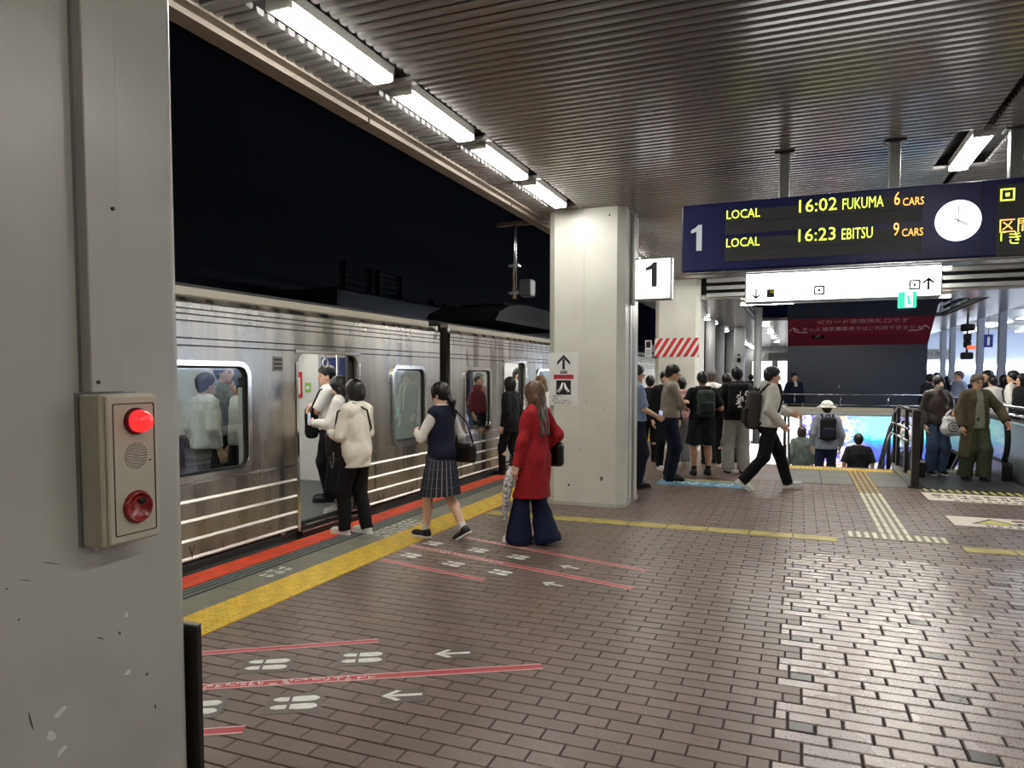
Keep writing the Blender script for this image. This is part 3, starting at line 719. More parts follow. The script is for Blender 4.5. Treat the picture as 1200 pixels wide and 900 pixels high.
for u, v in ((960, 340.5), (1072, 334)):
    x, z = dxy(u, v); 
    plate('pictogram', rrect(x-.045, x+.045, z-.04, z+.045, .008, 2), [rrect(x-.030, x+.030, z-.025, z+.030, .006, 2)], .004, FY(0, -.027, 0), mat('pict_grey', srgb(70, 68, 70), .5), sg)
    MB().box(x-.012, x+.012, -.03, -.025, z-.01, z+.014).build('figure', MATS['pict_grey'], sg)
# exit sign on chains
EYY = 7.015
ex, ez = aty(1052.5, 361, EYY).x, aty(1052, 361, EYY).z
t = thing('exit_sign', 'small green lit exit sign hanging on chains before the direction sign', 'sign', (ex, EYY, ez))
wE = aty(1074, 361, EYY).x-ex; hE = aty(1052, 342, EYY).z-ez
MB().box(0, wE, 0, .04, 0, hE, .004).build('sign_case', mat('exit_green', srgb(20, 190, 130), .4, emit=(.05, .85, .5), es=.8), t)
fc = MB().box(wE*.36, wE*.78, -.004, .001, .008, hE-.008).build('lit_field', mat('exit_white', (.9, .95, .9), .4, emit=(.9, 1, .95), es=1.2), t)
MB().tube([(wE*.5, -.006, hE*.75), (wE*.58, -.006, hE*.45), (wE*.52, -.006, hE*.2)], .009, 6).tube([(wE*.55, -.006, hE*.5), (wE*.68, -.006, hE*.22)], .008, 6).build('running_figure', MATS['exit_green'], fc)
for k, x in enumerate((wE*.42, wE*.58)):
    ch = MB(); zz = hE
    n = 9; top_ = (BZ0-.020-ez)
    for i in range(n):
        za = hE+(top_-hE)*i/n; zb = hE+(top_-hE)*(i+1)/n
        ch.tube([(x+(.007 if i % 2 else 0), .02+(0 if i % 2 else .007), za), (x+(.007 if i % 2 else 0), .02, zb), (x-(.007 if i % 2 else 0), .02-(0 if i % 2 else .007), zb), (x-(.007 if i % 2 else 0), .02, za)], .003, 4, closed=True)
    ch.build('chain', M_GALV, t)
# ------------------------------------------------------------------ train
def steel_mat(name, rgb, rough):
    m = bpy.data.materials.new(name); m.use_nodes = True; N = m.node_tree.nodes; L = m.node_tree.links; b = N['Principled BSDF']
    b.inputs['Metallic'].default_value = 1.0; c = srgb(*rgb)
    tc = N.new('ShaderNodeTexCoord'); mp = N.new('ShaderNodeMapping'); mp.inputs['Scale'].default_value = (3, 3.2, .35); L.new(tc.outputs['Object'], mp.inputs[0])
    n1 = N.new('ShaderNodeTexNoise'); n1.inputs['Scale'].default_value = 1.3; n1.inputs['Detail'].default_value = 3; L.new(mp.outputs[0], n1.inputs['Vector'])
    mx = N.new('ShaderNodeMix'); mx.data_type = 'RGBA'; mx.inputs[6].default_value = (*[x*.72 for x in c[:3]], 1); mx.inputs[7].default_value = (*[min(1, x*1.2) for x in c[:3]], 1)
    r1 = N.new('ShaderNodeMapRange'); r1.inputs[1].default_value = .35; r1.inputs[2].default_value = .65; L.new(n1.outputs[0], r1.inputs[0]); L.new(r1.outputs[0], mx.inputs[0]); L.new(mx.outputs[2], b.inputs['Base Color'])
    r2 = N.new('ShaderNodeMapRange'); r2.inputs[1].default_value = .35; r2.inputs[2].default_value = .65; r2.inputs[3].default_value = rough-.06; r2.inputs[4].default_value = rough+.10; L.new(n1.outputs[0], r2.inputs[0]); L.new(r2.outputs[0], b.inputs['Roughness'])
    mp2 = N.new('ShaderNodeMapping'); mp2.inputs['Scale'].default_value = (1, 1, .6); L.new(tc.outputs['Object'], mp2.inputs[0])
    n2 = N.new('ShaderNodeTexNoise'); n2.inputs['Scale'].default_value = 2.2; L.new(mp2.outputs[0], n2.inputs['Vector'])
    bp = N.new('ShaderNodeBump'); bp.inputs['Strength'].default_value = .35; bp.inputs['Distance'].default_value = .02; L.new(n2.outputs[0], bp.inputs['Height']); L.new(bp.outputs[0], b.inputs['Normal'])
    return m
M_STAIN = steel_mat('stainless', (176, 172, 163), .27)
M_STAINB = mat('stainless_bright', srgb(225, 222, 214), .18, metal=1)
M_RIB = mat('rib_satin', srgb(225, 222, 214), .42, metal=.85)
M_GROOVE = mat('groove', srgb(40, 38, 36), .6)
M_GUTTER = mat('roof_gutter', srgb(158, 152, 138), .5)
M_INT = mat('interior_white', srgb(222, 222, 216), .4); M_INTG = mat('interior_grey', srgb(150, 152, 152), .45)
M_SEAT = mat('seat_moquette', srgb(70, 74, 92), .9)
def glass_mat(name, tint, refl):
    m = bpy.data.materials.new(name); m.use_nodes = True; N = m.node_tree.nodes; L = m.node_tree.links
    N.remove(N['Principled BSDF']); out = N['Material Output']
    tr = N.new('ShaderNodeBsdfTransparent'); tr.inputs[0].default_value = (*tint, 1)
    gl = N.new('ShaderNodeBsdfGlossy'); gl.inputs['Roughness'].default_value = .02; gl.inputs['Color'].default_value = (1, 1, 1, 1)
    fr = N.new('ShaderNodeLayerWeight'); fr.inputs['Blend'].default_value = refl
    ge = N.new('ShaderNodeNewGeometry'); inv = N.new('ShaderNodeMath'); inv.operation = 'SUBTRACT'; inv.inputs[0].default_value = 1; L.new(ge.outputs['Backfacing'], inv.inputs[1])
    mu = N.new('ShaderNodeMath'); mu.operation = 'MULTIPLY'; L.new(fr.outputs['Fresnel'], mu.inputs[0]); L.new(inv.outputs[0], mu.inputs[1])
    mx = N.new('ShaderNodeMixShader'); L.new(mu.outputs[0], mx.inputs[0]); L.new(tr.outputs[0], mx.inputs[1]); L.new(gl.outputs[0], mx.inputs[2]); L.new(mx.outputs[0], out.inputs[0])
    return m
M_GLASS = glass_mat('train_glass', (.62, .66, .65), .45)
M_GLASSC = glass_mat('clear_glass', (.86, .90, .90), .30)
XT = -4.62
def train_car(label, y0, y1, wins, doors, lights=True):
    t = thing('train_car', label, 'train', (XT, (y0+y1)/2, 0)); cy = (y0+y1)/2
    h = [rrect(a-cy, b-cy, .80, 1.70, .10) for a, b in wins]
    d = [[(a-cy, .10), (b-cy, .10), (b-cy, 1.74)]+[(b-cy-.1+.1*math.cos(math.radians(q)), 1.74+.1*math.sin(math.radians(q))) for q in (30, 60, 90)]+[(a-cy+.1+.1*math.cos(math.radians(q)), 1.74+.1*math.sin(math.radians(q))) for q in (90, 120, 150)]+[(a-cy, 1.74)] for a, b in doors]
    plate('side_panel', [(y0-cy, .095), (y1-cy, .095), (y1-cy, 2.20), (y0-cy, 2.20)], h+d, .05, FX(-.025, 0, 0), M_STAIN, t)
    gaps = sorted(doors)
    def runs(lo=y0, hi=y1):
        out = []; c = lo
        for a, b in gaps: out.append((c, a-.05)); c = b+.05
        out.append((c, hi)); return [(a, b) for a, b in out if b > a]
    for z in (.59, .43, .27, .12):
        for a, b in runs(): MB().prism([(-.002, z-.012), (.012, z-.006), (.016, z+.002), (.006, z+.012), (-.002, z+.013)], a-cy, b-cy, 'x').build('rib', M_STAINB, t) if False else \
            MB().prism([(-.002, z-.014), (.013, z-.013), (.013, z-.009), (-.002, z+.013)], a-cy, b-cy, 'y').build('rib', M_RIB, t)
    for a, b in runs(): MB().box(-.001, .006, a-cy, b-cy, .725, .745).build('belt_moulding', M_STAINB, t)
    for z in (2.165, 2.12, 2.066, 1.925, 1.865): MB().box(-.001, .003, y0-cy, y1-cy, z-.006, z+.006).build('groove', M_GROOVE, t)
    # roof: cove and gutter
    MB().prism([(.0, 2.19), (.012, 2.195), (.012, 2.215), (-.03, 2.225), (-.06, 2.29), (-.06, 2.30), (.0, 2.30)], y0-cy, y1-cy, 'y') 
    MB().prism([(-.05, 2.18), (.008, 2.18), (.008, 2.21), (-.015, 2.225), (-.05, 2.275), (-.10, 2.275)], y0-cy, y1-cy, 'y').build('roof_cove', M_STAIN, t)
    MB().prism([(-.16, 2.27), (-.045, 2.27), (-.035, 2.28), (-.035, 2.345), (-.16, 2.355)], y0-cy, y1-.25-cy, 'y').build('gutter', M_GUTTER, t)
    MB().prism([(-.10, 2.345)]+[(-1.39-1.25*math.cos(math.radians(q)) if False else -1.39+1.28*math.cos(math.radians(q)), 2.335+.15*math.sin(math.radians(q))) for q in range(5, 180, 14)]+[(-2.70, 2.345)], y0-cy, y1-cy, 'y').build('roof', mat('roof_grey', srgb(70, 70, 70), .7), t)
    for a, b in wins:
        fr = plate('window_frame', rrect(a-cy-.045, b-cy+.045, .755, 1.745, .14), [rrect(a-cy, b-cy, .80, 1.70, .10)], .04, FX(.0, 0, 0), M_STAINB, t)
        plate('gasket', rrect(a-cy-.004, b-cy+.004, .796, 1.704, .104), [rrect(a-cy+.02, b-cy-.02, .82, 1.68, .085)], .02, FX(-.018, 0, 0), M_BLACK, fr)
        plate('pane', rrect(a-cy+.01, b-cy-.01, .81, 1.69, .09), [], .006, FX(-.022, 0, 0), M_GLASS, fr)
    for a, b in doors:
        z1 = 1.84
        fo = [(a-cy-.05, .0), (b-cy+.05, .0), (b-cy+.05, 1.78), (b-cy, 1.87), (a-cy, 1.87), (a-cy-.05, 1.78)]
        fi = [(a-cy, -.01), (b-cy, -.01), (b-cy, 1.74), (b-cy-.05, 1.83), (b-cy-.1, 1.84), (a-cy+.1, 1.84), (a-cy+.05, 1.83), (a-cy, 1.74)]
        for xx in (a-.045, b+.005): MB().box(-.06, .012, xx-cy, xx+.04-cy, .06, 1.76, .004).build('door_jamb', M_STAINB, t)
        MB().box(-.06, .012, a-.045-cy, b+.045-cy, 1.842, 1.88, .004).build('door_lintel', M_STAINB, t)
        MB().box(-.28, .03, a-cy, b-cy, -.02, .055, .004).build('door_sill', M_DSTEEL, t)
        MB().box(.0, .035, a-cy, b-cy, .05, .060, .002).build('sill_strip', M_STAINB, t)
        MB().box(-.10, -.065, b-cy-.10, b-cy+.5, .06, 1.84).build('door_leaf', M_DSTEEL, t)
    # interior
    MB().box(-2.78, -.05, y0-cy, y1-cy, -.05, .05).build('car_floor', mat('car_floor', srgb(88, 88, 86), .5), t)
    MB().box(-2.78, -.05, y0-cy, y1-cy, 2.14, 2.18).build('car_ceiling', M_INT, t)
    MB().box(-.14, -.09, y0-cy, y1-cy, -.5, .12).build('skirt', M_BLACK, t)
    # far side wall with windows
    fw = [rrect(a-cy, b-cy, .85, 1.75, .08) for a, b in [(q-.55, q+.35) for q in np.arange(y0+1.2, y1-.6, 1.7)]]
    plate('inner_wall', [(y0-cy, .0), (y1-cy, .0), (y1-cy, 2.16), (y0-cy, 2.16)], fw, .04, FX(-2.72, 0, 0), M_INT, t)
    for q in np.arange(y0+1.2, y1-.6, 1.7):
        MB().box(-2.76, -2.75, q-.6-cy, q+.4-cy, .8, 1.8).build('dark_pane', mat('night_glass', srgb(14, 20, 48), .08), t)
    for ya_, yb_ in ((y0-.03, y0), (y1, y1+.03)): MB().box(-2.76, -.04, ya_-cy, yb_-cy, .0, 2.3).build('end_panel', M_DSTEEL, t)
    for yy, sgn in ((y0, 1), (y1, -1)): MB().box(-2.78, -.03, min(yy, yy+sgn*.05)-cy, max(yy, yy+sgn*.05)-cy, .0, 2.3).build('end_wall', M_INT, t)
    for x in (-.75, -2.0):
        MB().box(x-.06, x+.06, y0+.3-cy, y1-.3-cy, 2.11, 2.14).build('lamp_strip', mat('car_lamp', (1, 1, 1), .5, emit=(1, .98, .95), es=11.0), t)
    for x, s in ((-.68, 1), (-2.15, -1)):
        MB().tube([(x, y0+.2-cy, 2.0), (x, y1-.2-cy, 2.0)], .014, 6).build('strap_rail', M_STEEL, t)
    # bench along the far side and under the windows
    MB().box(-2.68, -2.24, y0+.5-cy, y1-.5-cy, .2, .46, .03).box(-2.69, -2.56, y0+.5-cy, y1-.5-cy, .44, .86, .03).build('bench', M_SEAT, t)
    return t
def hand_strap(car_c, x, y):
    t = bpy.data.objects.new('hand_strap', None); COL.objects.link(t); t.parent = car_c; t.location = (x-car_c.location.x, y-car_c.location.y, 0)
    MB().box(-.003, .003, -.012, .012, 1.82, 2.01).build('strap', M_INTG, t)
    MB().tube([(0, .052*math.cos(a), 1.77+.052*math.sin(a)) for a in [q*math.pi/8 for q in range(16)]], .010, 6, closed=True).build('ring', M_WHITE, t)
car1 = train_car('stainless commuter train car nearest the camera with its door open', .2, 8.86, [(3.35, 5.11), (7.62, 8.40)], [(5.83, 6.87)])
car2 = train_car('next stainless train car beyond the coupling, partly behind the pillar', 9.18, 29.0, [(9.66, 10.58), (12.85, 14.6), (17.5, 19.2)], [(11.2, 12.2), (15.4, 16.4)])
for x, y in ((-5.3, 6.10), (-5.3, 6.62), (-5.3, 7.2), (-5.3, 4.6), (-5.3, 5.1), (-5.3, 11.5)): hand_strap(car1 if y < 9 else car2, x, y)
# things inside the door: notices and pole
c1 = car1.location
def loc1(p): return Vector(p)-Vector(c1)
EW = 8.80
p = loc1(aty(351, 450, EW)); MB().box(p.x-.05, p.x+.05, p.y-.01, p.y, p.z-.20, p.z+.18).build('red_notice', M_RED, car1); MB().box(p.x-.02, p.x+.02, p.y-.012, p.y-.01, p.z-.15, p.z+.1).build('notice_lettering', M_WHITEP, car1)
p = loc1(aty(361, 454, EW)); MB().box(p.x-.05, p.x+.05, p.y-.01, p.y, p.z-.07, p.z+.07).build('green_notice', mat('notice_green', srgb(140, 190, 70), .5), car1)
a0, a1 = loc1(aty(374, 440, EW)), loc1(aty(412, 440, EW))
ed = MB().box(a0.x, a1.x, a0.y-.02, a0.y, .05, 1.98).build('end_door', M_INTG, car1)
MB().box(a0.x+.06, a1.x-.06, a0.y-.026, a0.y-.02, .9, 1.88).build('door_window', mat('end_glass', srgb(28, 36, 88), .1), ed)
MB().box(p.x-.03, p.x+.03, p.y-.012, p.y-.01, p.z-.03, p.z+.02).build('notice_lettering', M_WHITEP, car1)
for y in (5.72, 6.98): MB().tube([(-.35, y-c1.y, .05), (-.35, y-c1.y, 2.12)], .016, 8).build('grab_pole', M_STEEL, car1)
MB().box(-.6, -.06, 5.66-c1.y-.02, 5.66-c1.y+.02, .05, 1.5, .01).build('seat_screen', M_INT, car1)
# small plate above the door, marks on the body
MB().box(.0, .004, 5.46-c1.y, 5.60-c1.y, 1.66, 1.80).build('number_plate', mat('plate_grey', srgb(110, 110, 106), .5), car1)
for k in range(3): MB().box(.004, .006, 5.475-c1.y, 5.585-c1.y, 1.68+k*.04, 1.70+k*.04).build('plate_line', M_GROOVE, car1)
MB().tube([(.006, 4.415-c1.y, .22), (.006, 4.44-c1.y, .15), (.006, 4.44-c1.y, .09)], .004, 4).tube([(.006, 4.47-c1.y, .22), (.006, 4.44-c1.y, .15)], .004, 4).build('letter_mark', M_INK, car1)
# gangway between the cars
t = thing('gangway', 'black rubber gangway bellows between the two train cars', 'gangway', (-6.0, 9.02, 0))
for k in range(4): MB().box(-.55-.02*(k % 2), .95+.03*(k % 2), -.12+k*.06, -.075+k*.06, .1, 2.05).build('bellows_fold', M_BLACK, t)
MB().box(1.22, 1.25, -.115, -.04, .2, 1.65).build('side_barrier', M_BLACK, t); MB().box(1.22, 1.25, .04, .115, .2, 1.65).build('side_barrier', M_BLACK, t)
# air conditioner on the second car's roof
t = thing('roof_air_conditioner', 'black rounded air conditioner on the roof of the farther train car', 'air conditioner', (-6.0, 14.5, 2.7))
MB().prism([(-2.2, -.05), (-2.0, .12), (-1.5, .27), (-.8, .36), (.8, .36), (1.5, .27), (2.0, .12), (2.2, -.05)], -.75, .75, 'x').build('housing', M_BLACK, t)
MB().box(-.5, .5, -1.2, 1.2, .35, .38).build('grille', M_DSTEEL, t)
# track bed
struct(MB().box(-12.5, XE, -6, 60, -1.4, -1.2).build('floor', mat('ballast', srgb(46, 42, 38), .95, noise=(20, .4))))
# ------------------------------------------------------------------ dark far side of the tracks
M_NIGHTW = mat('night_wall', srgb(30, 34, 44), .5, noise=(.7, .2)); M_NIGHTM = mat('night_metal', srgb(58, 60, 66), .4, metal=.4)
WX = -11.5
wl = struct(MB().box(WX-.3, WX, -8, 60, -1.3, 14).build('wall_left', M_NIGHTW))
def on_wall(u, v): p = atx(u, v, WX); return p.y, p.z
for (u0, v0, u1, v1) in ((401, 305, 434, 361), (441, 316, 469, 370), (505, 352, 522, 368)):
    ya, zt_ = on_wall(u0, v0); yb, zb_ = on_wall(u1, v1); lw = thing('louvre_window', 'x', 'louvre')
    lw.location = (WX, (ya+yb)/2, zb_); lw['label'] = {401: 'left of two tall dark louvred windows above the train roof', 441: 'right of two tall dark louvred windows above the train roof', 505: 'small grey louvred vent above the gap between the cars'}[u0]
    w = (yb-ya)/2; hh = zt_-zb_; fm = M_NIGHTM
    for a, b, c, d in ((-w, w, 0, .06), (-w, w, hh-.06, hh), (-w, -w+.06, 0, hh), (w-.06, w, 0, hh)): MB().box(.0, .1, a, b, c, d).build('frame_bar', fm, lw)
    n = int(hh/.16)
    for k in range(n): MB().prism([(.01, .08+k*.16), (.08, .05+k*.16), (.085, .06+k*.16), (.015, .10+k*.16)], -w+.06, w-.06, 'y').build('slat', fm, lw)
# long dim eave over the far track
ya, za = atx(480, 352, -9.2).y, atx(480, 352, -9.2).z
MB().box(-9.9, -9.2, 13.0, 60, za-.55, za, .05).build('eave', M_NIGHTM, wl)
MB().box(-11.5, -9.3, 13.0, 60, za-.1, za-.02).build('eave_top', M_NIGHTW, wl)
# pole with bracket hanging by the canopy edge
pp = atx(603, 350, -3.55)
t = thing('hanging_pole', 'thin steel pole with cross bracket hanging beyond the canopy edge', 'pole', (-3.55, pp.y, pp.z))
MB().cyl((0, 0, 0), (0, 0, CZ+.35-pp.z), .03, 10).build('pole', M_STEEL, t)
zc = atx(603, 262, -3.55).z-pp.z
MB().box(-.25, .45, -.03, .03, zc-.03, zc+.03, .005).build('bracket', M_FASC, t)
for z in (.06, .42): MB().box(-.07, .07, -.05, .05, z, z+.025).build('clamp', M_GALV, t)
q = atx(613, 345, -3.5)
MB().box(.10, .26, -.1, .1, .02, .24, .01).build('device_box', M_NIGHTM, t); MB().box(.03, .10, -.02, .02, .1, .14).build('device_arm', M_DSTEEL, t)
# ------------------------------------------------------------------ stairs
M_TREAD = mat('stair_tread', srgb(150, 150, 146), .5, noise=(6, .1)); M_NOSE = mat('stair_nosing', srgb(215, 215, 205), .5)
M_WELL = mat('stairwell_white', srgb(214, 214, 210), .45)
sw = struct(MB().box(SX0-.1, SX0, SY0, SY1, -4.3, -.02).box(EX1, EX1+.1, SY0, SY1, -4.3, -.02).box(SX0-.1, EX1+.1, SY1, SY1+.15, -4.3, .80).box(SX0-.1, EX1+.1, SY0-.1, SY1+.1, -4.4, -4.3).build('wall_stairwell', M_WELL))
stair = thing('staircase', 'staircase going down towards the lit advert wall', 'staircase', (SX0, SY0, 0))
for k in range(21):
    st_ = MB().box(.0, SX1-SX0, k*.29, (k+1)*.29+.02, -(k+1)*.16-.16, -(k+1)*.16, 0).build('step', M_TREAD, stair)
    MB().box(.0, SX1-SX0, k*.29-.005 if k else .0, k*.29+.035, -(k+1)*.16-.03+.0, -(k+1)*.16+.003).build('nosing', M_NOSE, st_)
# lit wall at the bottom: white panel and seascape advert
def advert_mat():
    m = bpy.data.materials.new('advert_print'); m.use_nodes = True; N = m.node_tree.nodes; L = m.node_tree.links; b = N['Principled BSDF']
    tc = N.new('ShaderNodeTexCoord'); sp = N.new('ShaderNodeSeparateXYZ'); L.new(tc.outputs['Generated'], sp.inputs[0])
    nz = N.new('ShaderNodeTexNoise'); nz.inputs['Scale'].default_value = 7; nz.inputs['Detail'].default_value = 6; L.new(tc.outputs['Generated'], nz.inputs['Vector'])
    def ramp(stops, src):
        r = N.new('ShaderNodeValToRGB'); e = r.color_ramp.elements
        while len(e) < len(stops): e.new(.5)
        for i, (p, c) in enumerate(stops): e[i].position = p; e[i].color = srgb(*c)
        L.new(src, r.inputs[0]); return r
    ad = N.new('ShaderNodeMath'); ad.operation = 'MULTIPLY_ADD'; ad.inputs[1].default_value = .45; L.new(nz.outputs[0], ad.inputs[0]); L.new(sp.outputs['Z'], ad.inputs[2])
    r1 = ramp([(.25, (235, 235, 240)), (.62, (225, 228, 240)), (.70, (58, 70, 170)), (.84, (90, 110, 205)), (.95, (60, 190, 215)), (1.0, (150, 225, 225))], ad.outputs[0])
    r2 = ramp([(.40, (240, 240, 245)), (.47, (90, 70, 190)), (.52, (245, 245, 248)), (.60, (238, 150, 90)), (.66, (250, 246, 242))], nz.outputs[0])
    mx = N.new('ShaderNodeMix'); mx.data_type = 'RGBA'
    mr = N.new('ShaderNodeMapRange'); mr.inputs[1].default_value = .30; mr.inputs[2].default_value = .55; L.new(sp.outputs['X'], mr.inputs[0]); L.new(mr.outputs[0], mx.inputs[0]); L.new(r2.outputs[0], mx.inputs[6]); L.new(r1.outputs[0], mx.inputs[7])
    L.new(mx.outputs[2], b.inputs['Base Color']); L.new(mx.outputs[2], b.inputs['Emission Color']); b.inputs['Emission Strength'].default_value = .95
    return m
t = thing('advert_lightbox', 'wide lit advert panel of blue sea and white shapes on stairwell wall', 'advert', (1.5, SY1-.06, -1.6))
MB().box(-1.42, 1.50, .0, .05, .0, 2.22).build('case', M_GALV, t)
MB().box(-1.40, 1.48, -.012, .0, .03, 2.19).build('lit_print', advert_mat(), t)
t = thing('blank_lightbox', 'plain white lit panel left of the advert on stairwell wall', 'light panel', (-.65, SY1-.06, -1.6))
MB().box(-.62, .70, .0, .05, .0, 2.22).build('case', M_GALV, t); MB().box(-.60, .68, -.012, .0, .03, 2.19).build('lit_face', mat('panel_lit', (.9, .9, .9), .5, emit=(1, 1, .98), es=1.4), t)
# parapet rail
M_BEIGE = mat('parapet_beige', srgb(214, 206, 184), .5)
MB().box(SX0-.12, EX1+.12, SY1-.02, SY1+.2, .70, .80, .01).build('coping', M_BEIGE, sw)
t = thing('parapet_rail', 'thin steel rail on posts along the parapet before the dark wall', 'railing', (1.0, SY1+.1, .80))
MB().tube([(-2.2, 0, .33), (2.2, 0, .33)], .022, 8).build('top_rail', M_STEEL, t); MB().tube([(-2.2, 0, .06), (2.2, 0, .06)], .018, 8).build('low_rail', M_STEEL, t)
for x in (-2.2, -1.1, 0, 1.1, 2.2): MB().tube([(x, 0, 0), (x, 0, .33)], .02, 8).build('post', M_STEEL, t)
# dark wall with leaning top and red banner
M_SLATE = mat('slate_panel', srgb(62, 70, 88), .35)
t = thing('dark_wall_panel', 'big dark slate wall panel with leaning top above the stairs', 'panel', (1.42, 22.0, 0))
XW0, XW1 = -1.74, 1.76
MB().box(XW0, XW1, 0, .12, 0, 2.46).build('lower_panel', M_SLATE, t)
ya, zt_, yb, zb_ = -1.75, 3.60, 0, 2.46
for a, b in ((XW0, .035), (.045, XW1)):
    MB().add([(a, yb, zb_), (b, yb, zb_), (b, ya, zt_), (a, ya, zt_), (a, yb+.1, zb_+.05), (b, yb+.1, zb_+.05), (b, ya+.1, zt_+.05), (a, ya+.1, zt_+.05)], [(0, 1, 2, 3), (4, 7, 6, 5), (0, 4, 5, 1), (1, 5, 6, 2), (2, 6, 7, 3), (3, 7, 4, 0)]).build('leaning_panel', M_SLATE, t)
MB().box(-.40, -.36, -.02, .0, 1.27, 1.36).build('wall_plate', M_GALV, t)
sl = math.atan2(zt_-zb_, yb-ya)     # lean
Ms = Matrix.Translation((0, yb-.006, zb_)) @ Matrix.Rotation(math.pi-sl, 4, 'X')
def onslope(x, s, off=.0):      # frame lying on the leaning face: x right, y up along the slope, z out
    d = Vector((0, ya-yb, zt_-zb_)).normalized(); n = Vector((1, 0, 0)).cross(d)
    M = Matrix.Identity(4); M.col[0] = (1, 0, 0, 0); M.col[1] = (*d, 0); M.col[2] = (*n, 0)
    o = Vector((x, yb, zb_))+d*s+n*off; M.col[3] = (*o, 1); return M
SLn = math.hypot(ya-yb, zt_-zb_)
M_BANN = mat('banner_red', srgb(160, 46, 70), .5, noise=(2, .08))
bn = thing('red_banner', 'dark red banner with white Japanese lettering and curved arrows above the stairs', 'banner', (1.42, 22.0, 0))
plate('banner_sheet', [(XW0+.02, .02), (XW1-.02, .02), (XW1-.02, SLn*.60), (XW0+.02, SLn*.60)], [], .004, onslope(0, 0, .006), M_BANN, bn)
text('lettering', 'ICカード専用改札口です', .20, onslope(.1, SLn*.47, .010), mat('banner_white', srgb(225, 205, 208), .5), bn, 'CENTER', sx=1.0)
text('lettering', 'きっぷ 磁気乗車券ではご利用できません', .20, onslope(.08, SLn*.32, .010), MATS['banner_white'], bn, 'CENTER', sx=.80)
text('lettering', 'スマートフォン・ICカードをタッチしてください', .13, onslope(.25, SLn*.17, .010), mat('banner_dim', srgb(64, 18, 28), .5), bn, 'CENTER', sx=.9)
MB().prism([(-1.12, 0), (-.80, 0), (-.80, .17), (-1.12, .17)], 0, .003).build('black_card', M_INK, bn).matrix_local = onslope(0, SLn*.16, .009)
text('lettering', 'IC', .13, onslope(-.96, SLn*.185, .013), MATS['banner_white'], bn, 'CENTER')
for s in (-1, 1):
    ar = MB().tube([(s*1.22, 0, 0), (s*1.42, .0, 0), (s*1.55, .06, 0), (s*1.58, .20, 0)], .016, 5).tube([(s*1.46, .11, 0), (s*1.585, .22, 0), (s*1.69, .09, 0)], .016, 5)
    ar.build('curved_arrow', MATS['banner_white'], bn).matrix_local = onslope(0, SLn*.31, .012)
# stair railings: glass one by the escalator, post and tube one at the left
t = thing('glass_railing', 'glass railing with dark steel posts between stairs and escalator', 'railing', (1.58, 11.72, 0))
MB().box(-.05, .05, -.04, .06, 0, 1.12, .006).build('post', M_DSTEEL, t); MB().box(-.08, .08, -.08, .1, 0, .02).build('post_foot', M_DSTEEL, t)
for y, lean in ((.95, 0), (1.95, .55)):
    MB().add([(-.03, y-.03, .05), (.03, y-.03, .05), (.03, y+.03, .05), (-.03, y+.03, .05), (-.03, y-.03+lean*0, 1.10), (.03, y-.03, 1.10), (.03, y+.03, 1.10), (-.03, y+.03, 1.10)], [(0, 1, 2, 3), (4, 5, 6, 7), (0, 1, 5, 4), (1, 2, 6, 5), (2, 3, 7, 6), (3, 0, 4, 7)]).build('post', M_DSTEEL, t)
for a, b in ((.06, .92), (.98, 1.92)): MB().box(-.006, .006, a, b, .12, 1.06).build('glass_pane', M_GLASSC, t)
MB().tube([(0, .0, 1.10), (0, 1.95, 1.10), (0, 2.4, .98)], .03, 8).build('top_rail', M_DSTEEL, t)
MB().box(-.05, .05, 0, 2.3, 0, .10, .01).build('base_channel', M_GALV, t)
for z in (.84, .66): MB().tube([(-.09, .10, z), (-.09, 2.0, z), (-.09, 2.4, z-.12), (-.09, 7.5, z-.12-.552*5.1)], .022, 8).build('handrail', M_STEEL, t)
ys_ = [2.4+.9*k for k in range(6)]
for y in ys_: MB().box(-.03, .03, y-.03, y+.03, -.552*(y-2.1)-.2, .98-.552*(y-2.4)+.1, .004).build('post', M_DSTEEL, t)
MB().tube([(0, 2.4, 1.0), (0, 7.5, 1.0-.552*5.1)], .03, 8).build('sloping_rail', M_DSTEEL, t)
t = thing('stair_handrail', 'black posts with white tube handrails on the left of the stairs', 'railing', (-.22, 13.75, 0))
for k in range(6):
    y = .0+1.1*k; zb = -.552*max(0, y-.1)-(.16 if k else 0); MB().cyl((0, y, zb), (0, y, zb+1.0), .024, 8).build('post', M_BLACK, t)
for z in (.88, .68): MB().tube([(.06, -.25, z), (.06, .1, z), (.06, 5.8, z-.552*5.7)], .02, 8).build('handrail', M_STEEL, t)
